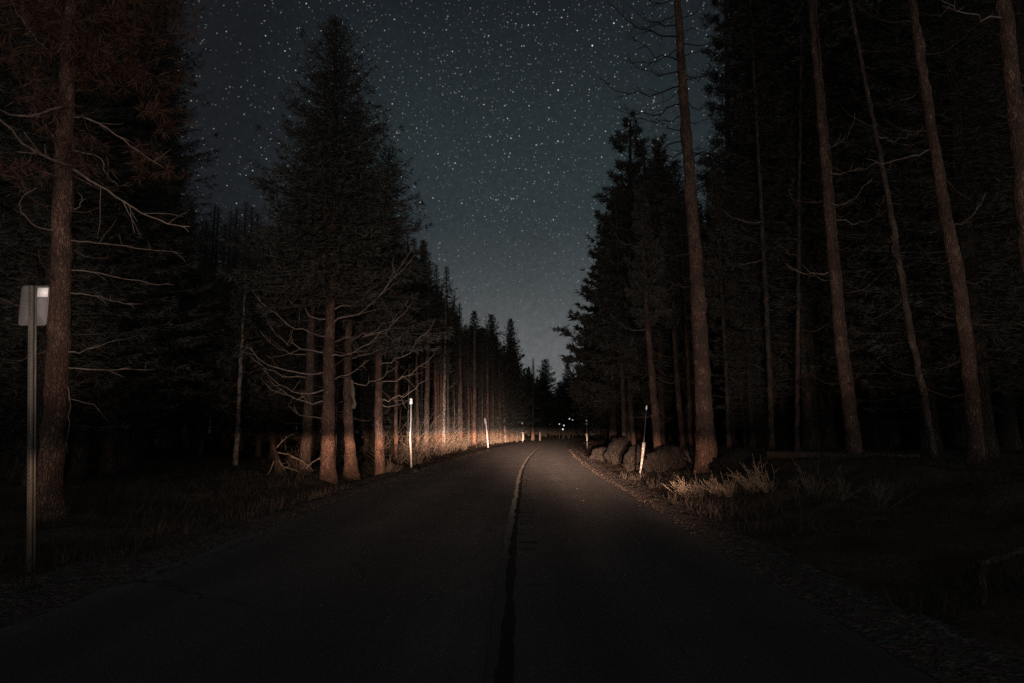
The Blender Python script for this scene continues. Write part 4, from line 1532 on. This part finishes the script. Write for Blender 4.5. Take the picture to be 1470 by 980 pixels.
# broken stump with splintered branches
sb = at(402, 672, 24)
stp = empty("broken_stump", (sb[0], 24, gz(sb[0], 24)), "splintered stump with jagged pale point left of the tall spruces", "stump")
m = MB()
rng = np.random.default_rng(8)
m.tube(np.array([(0, 0, -.2), (-.02, 0, .2), (-.12, 0, .6), (-.24, 0, .95), (-.28, 0, 1.15)]), [.17, .15, .11, .06, .015], 9, rng=rng, rough=.1)
m.build("trunk", M["bark_dark"], stp, smooth=True)
for pts in (((-.15, -.02, .7), (.1, -.1, .35), (.35, -.2, .0)), ((-.2, 0, .55), (-.4, -.05, .2), (-.42, -.1, -.1)), ((.0, 0, .4), (.35, 0, .35), (.75, -.05, .12)),
            ((-.1, 0, .8), (.15, .05, .78), (.35, .1, .7))):
    m = MB()
    add_limb(m, rng, limb_path(rng, pts[0], math.atan2(pts[2][1] - pts[0][1], pts[2][0] - pts[0][0]), np.hypot(pts[2][0] - pts[0][0], pts[2][1] - pts[0][1]), math.atan((pts[2][2] - pts[0][2]) / max(.1, np.hypot(pts[2][0] - pts[0][0], pts[2][1] - pts[0][1]))), .02, 0.0, 8, .10), .024, 6)
    m.build("limb", M["dead_wood"], stp, smooth=True)
for i, (a, b, dd, lab) in enumerate((((418, 655), (450, 676), 24, "fallen dead branch lying from the stump towards the slim grey spruce"),
                                     ((440, 672), (462, 658), 24, "forked dead branch propped against the tallest spruce's foot"),
                                     ((395, 645), (422, 622), 24.5, "upright dead branch sticking out of the scrub behind the stump"))):
    A, B = at(*a, dd), at(*b, dd)
    A[2] = max(A[2], gz(A[0], dd))
    k = np.linspace(0, 1, 6)[:, None]
    m = MB()
    pth = (B - A) * k + np.array((0, 0, .08)) * np.sin(k * 3.1)
    add_limb(m, np.random.default_rng(40 + i), pth, .03, 7)
    tag(m.build("fallen_branch", M["dead_wood"], loc=A, smooth=True), lab, "branch")

# ------------------------------------------------------------------ ground cover that nobody could count


def grass():
    rng = np.random.default_rng(6)
    P, L = [], []
    for side, n in ((-1, 15000), (1, 15000)):
        y = 6 + 80 * rng.random(n) ** 1.4
        off = .5 + 9.0 * rng.random(n) ** 1.3
        x = centre(y) + np.where(side < 0, -LEFT_W - off, RIGHT_W + off)
        dens = np.where(((side < 0) & (off < 2.2) & (y > 20)) | ((side > 0) & (off < 1.7) & (y > 24)), -9, 0) + vnoise(x * .6, y * .6, 71) + .5 * vnoise(x * 2, y * 2, 72)
        keep = dens > -.15 + .6 * rng.random(n) * 0
        P.append(np.stack([x, y, hgt(x, y) - .01], -1)[keep])
    P = np.vstack(P)
    n = len(P)
    k = 3
    P = np.repeat(P, k, 0) + rng.normal(0, .03, (n * k, 3)) * (1, 1, 0)
    D = rng.normal(0, .45, (n * k, 3)) + np.array((0, 0, 1))
    L = rng.uniform(.08, .34, n * k)
    V, F = blades(P, D, L, np.full(n * k, .006), rng)
    m = MB()
    m.add(V, F)
    tag(m.build("dry_grass", M["grass"]), "short dry grass on both roadside banks", "grass", kind="stuff")


grass()


def thicket():
    rng = np.random.default_rng(9)
    m = MB()
    for _ in range(3300):
        y = 34 + 92 * rng.random()
        a = 2.1 + 5.5 * rng.random() ** 1.3
        x = float(centre(y)) - LEFT_W - a
        cl = vnoise(np.array([x * .35]), np.array([y * .22]), 81)[0]
        if cl < -.25 and rng.random() < .8:
            continue
        h = .42 * math.exp(rng.normal(0, .5)) * (1 + 1.1 * (a / 5)) * (1 + 1.6 * max(cl, -.3))
        dv = np.array((rng.normal(.1, .45), rng.normal(0, .45), 1.0))
        dv /= np.linalg.norm(dv)
        k = np.linspace(0, 1, 4)[:, None]
        b = np.array((x, y, gz(x, y) - .03))
        m.tube(b + dv * h * k + np.array((rng.normal(0, .3), rng.normal(0, .2), -.12)) * h * k ** 2, np.linspace(.010 + .00012 * y, .006, 4), 3, cap=False)
        for _ in range(3):
            sk = rng.uniform(.3, .95)
            p0 = b + dv * h * sk
            d2 = dv + rng.normal(0, .6, 3)
            l = h * rng.uniform(.2, .5)
            m.tube(np.array([p0, p0 + d2 * l * .5 + (0, 0, -.02), p0 + d2 * l]), [.007, .006, .004], 3, cap=False)
    tag(m.build("undergrowth", M["tan_twig"]), "tan leafless thicket covering the lit left bank", "undergrowth", kind="stuff")


thicket()


def litter():
    """Fallen needles and twig scraps gathered along both edges of the tarmac."""
    rng = np.random.default_rng(12)
    n = 7000
    y = 4 + 56 * rng.random(n) ** 1.3
    left = rng.random(n) < .5
    off = rng.exponential(.30, n) - .22
    o = np.where(left, -LEFT_W - off, RIGHT_W + off)
    stray = rng.random(n) < .008
    o = np.where(stray, rng.uniform(-LEFT_W, RIGHT_W, n), o)
    x = centre(y) + o
    on = (o > -LEFT_W) & (o < RIGHT_W)
    z = np.where(on, crown_z(o, y) + .012, np.maximum(hgt(x, y), -.045) + .03)
    P = np.stack([x, y, z], -1)
    D = rng.normal(0, 1, (n, 3)) * (1, 1, .12)
    V, F = blades(P, D, rng.uniform(.02, .07, n), rng.uniform(.002, .005, n), rng)
    m = MB()
    m.add(V, F)
    tag(m.build("needle_litter", M["bark_grey"]), "fallen needles and twig scraps along the tarmac edges", "litter", kind="stuff")


litter()
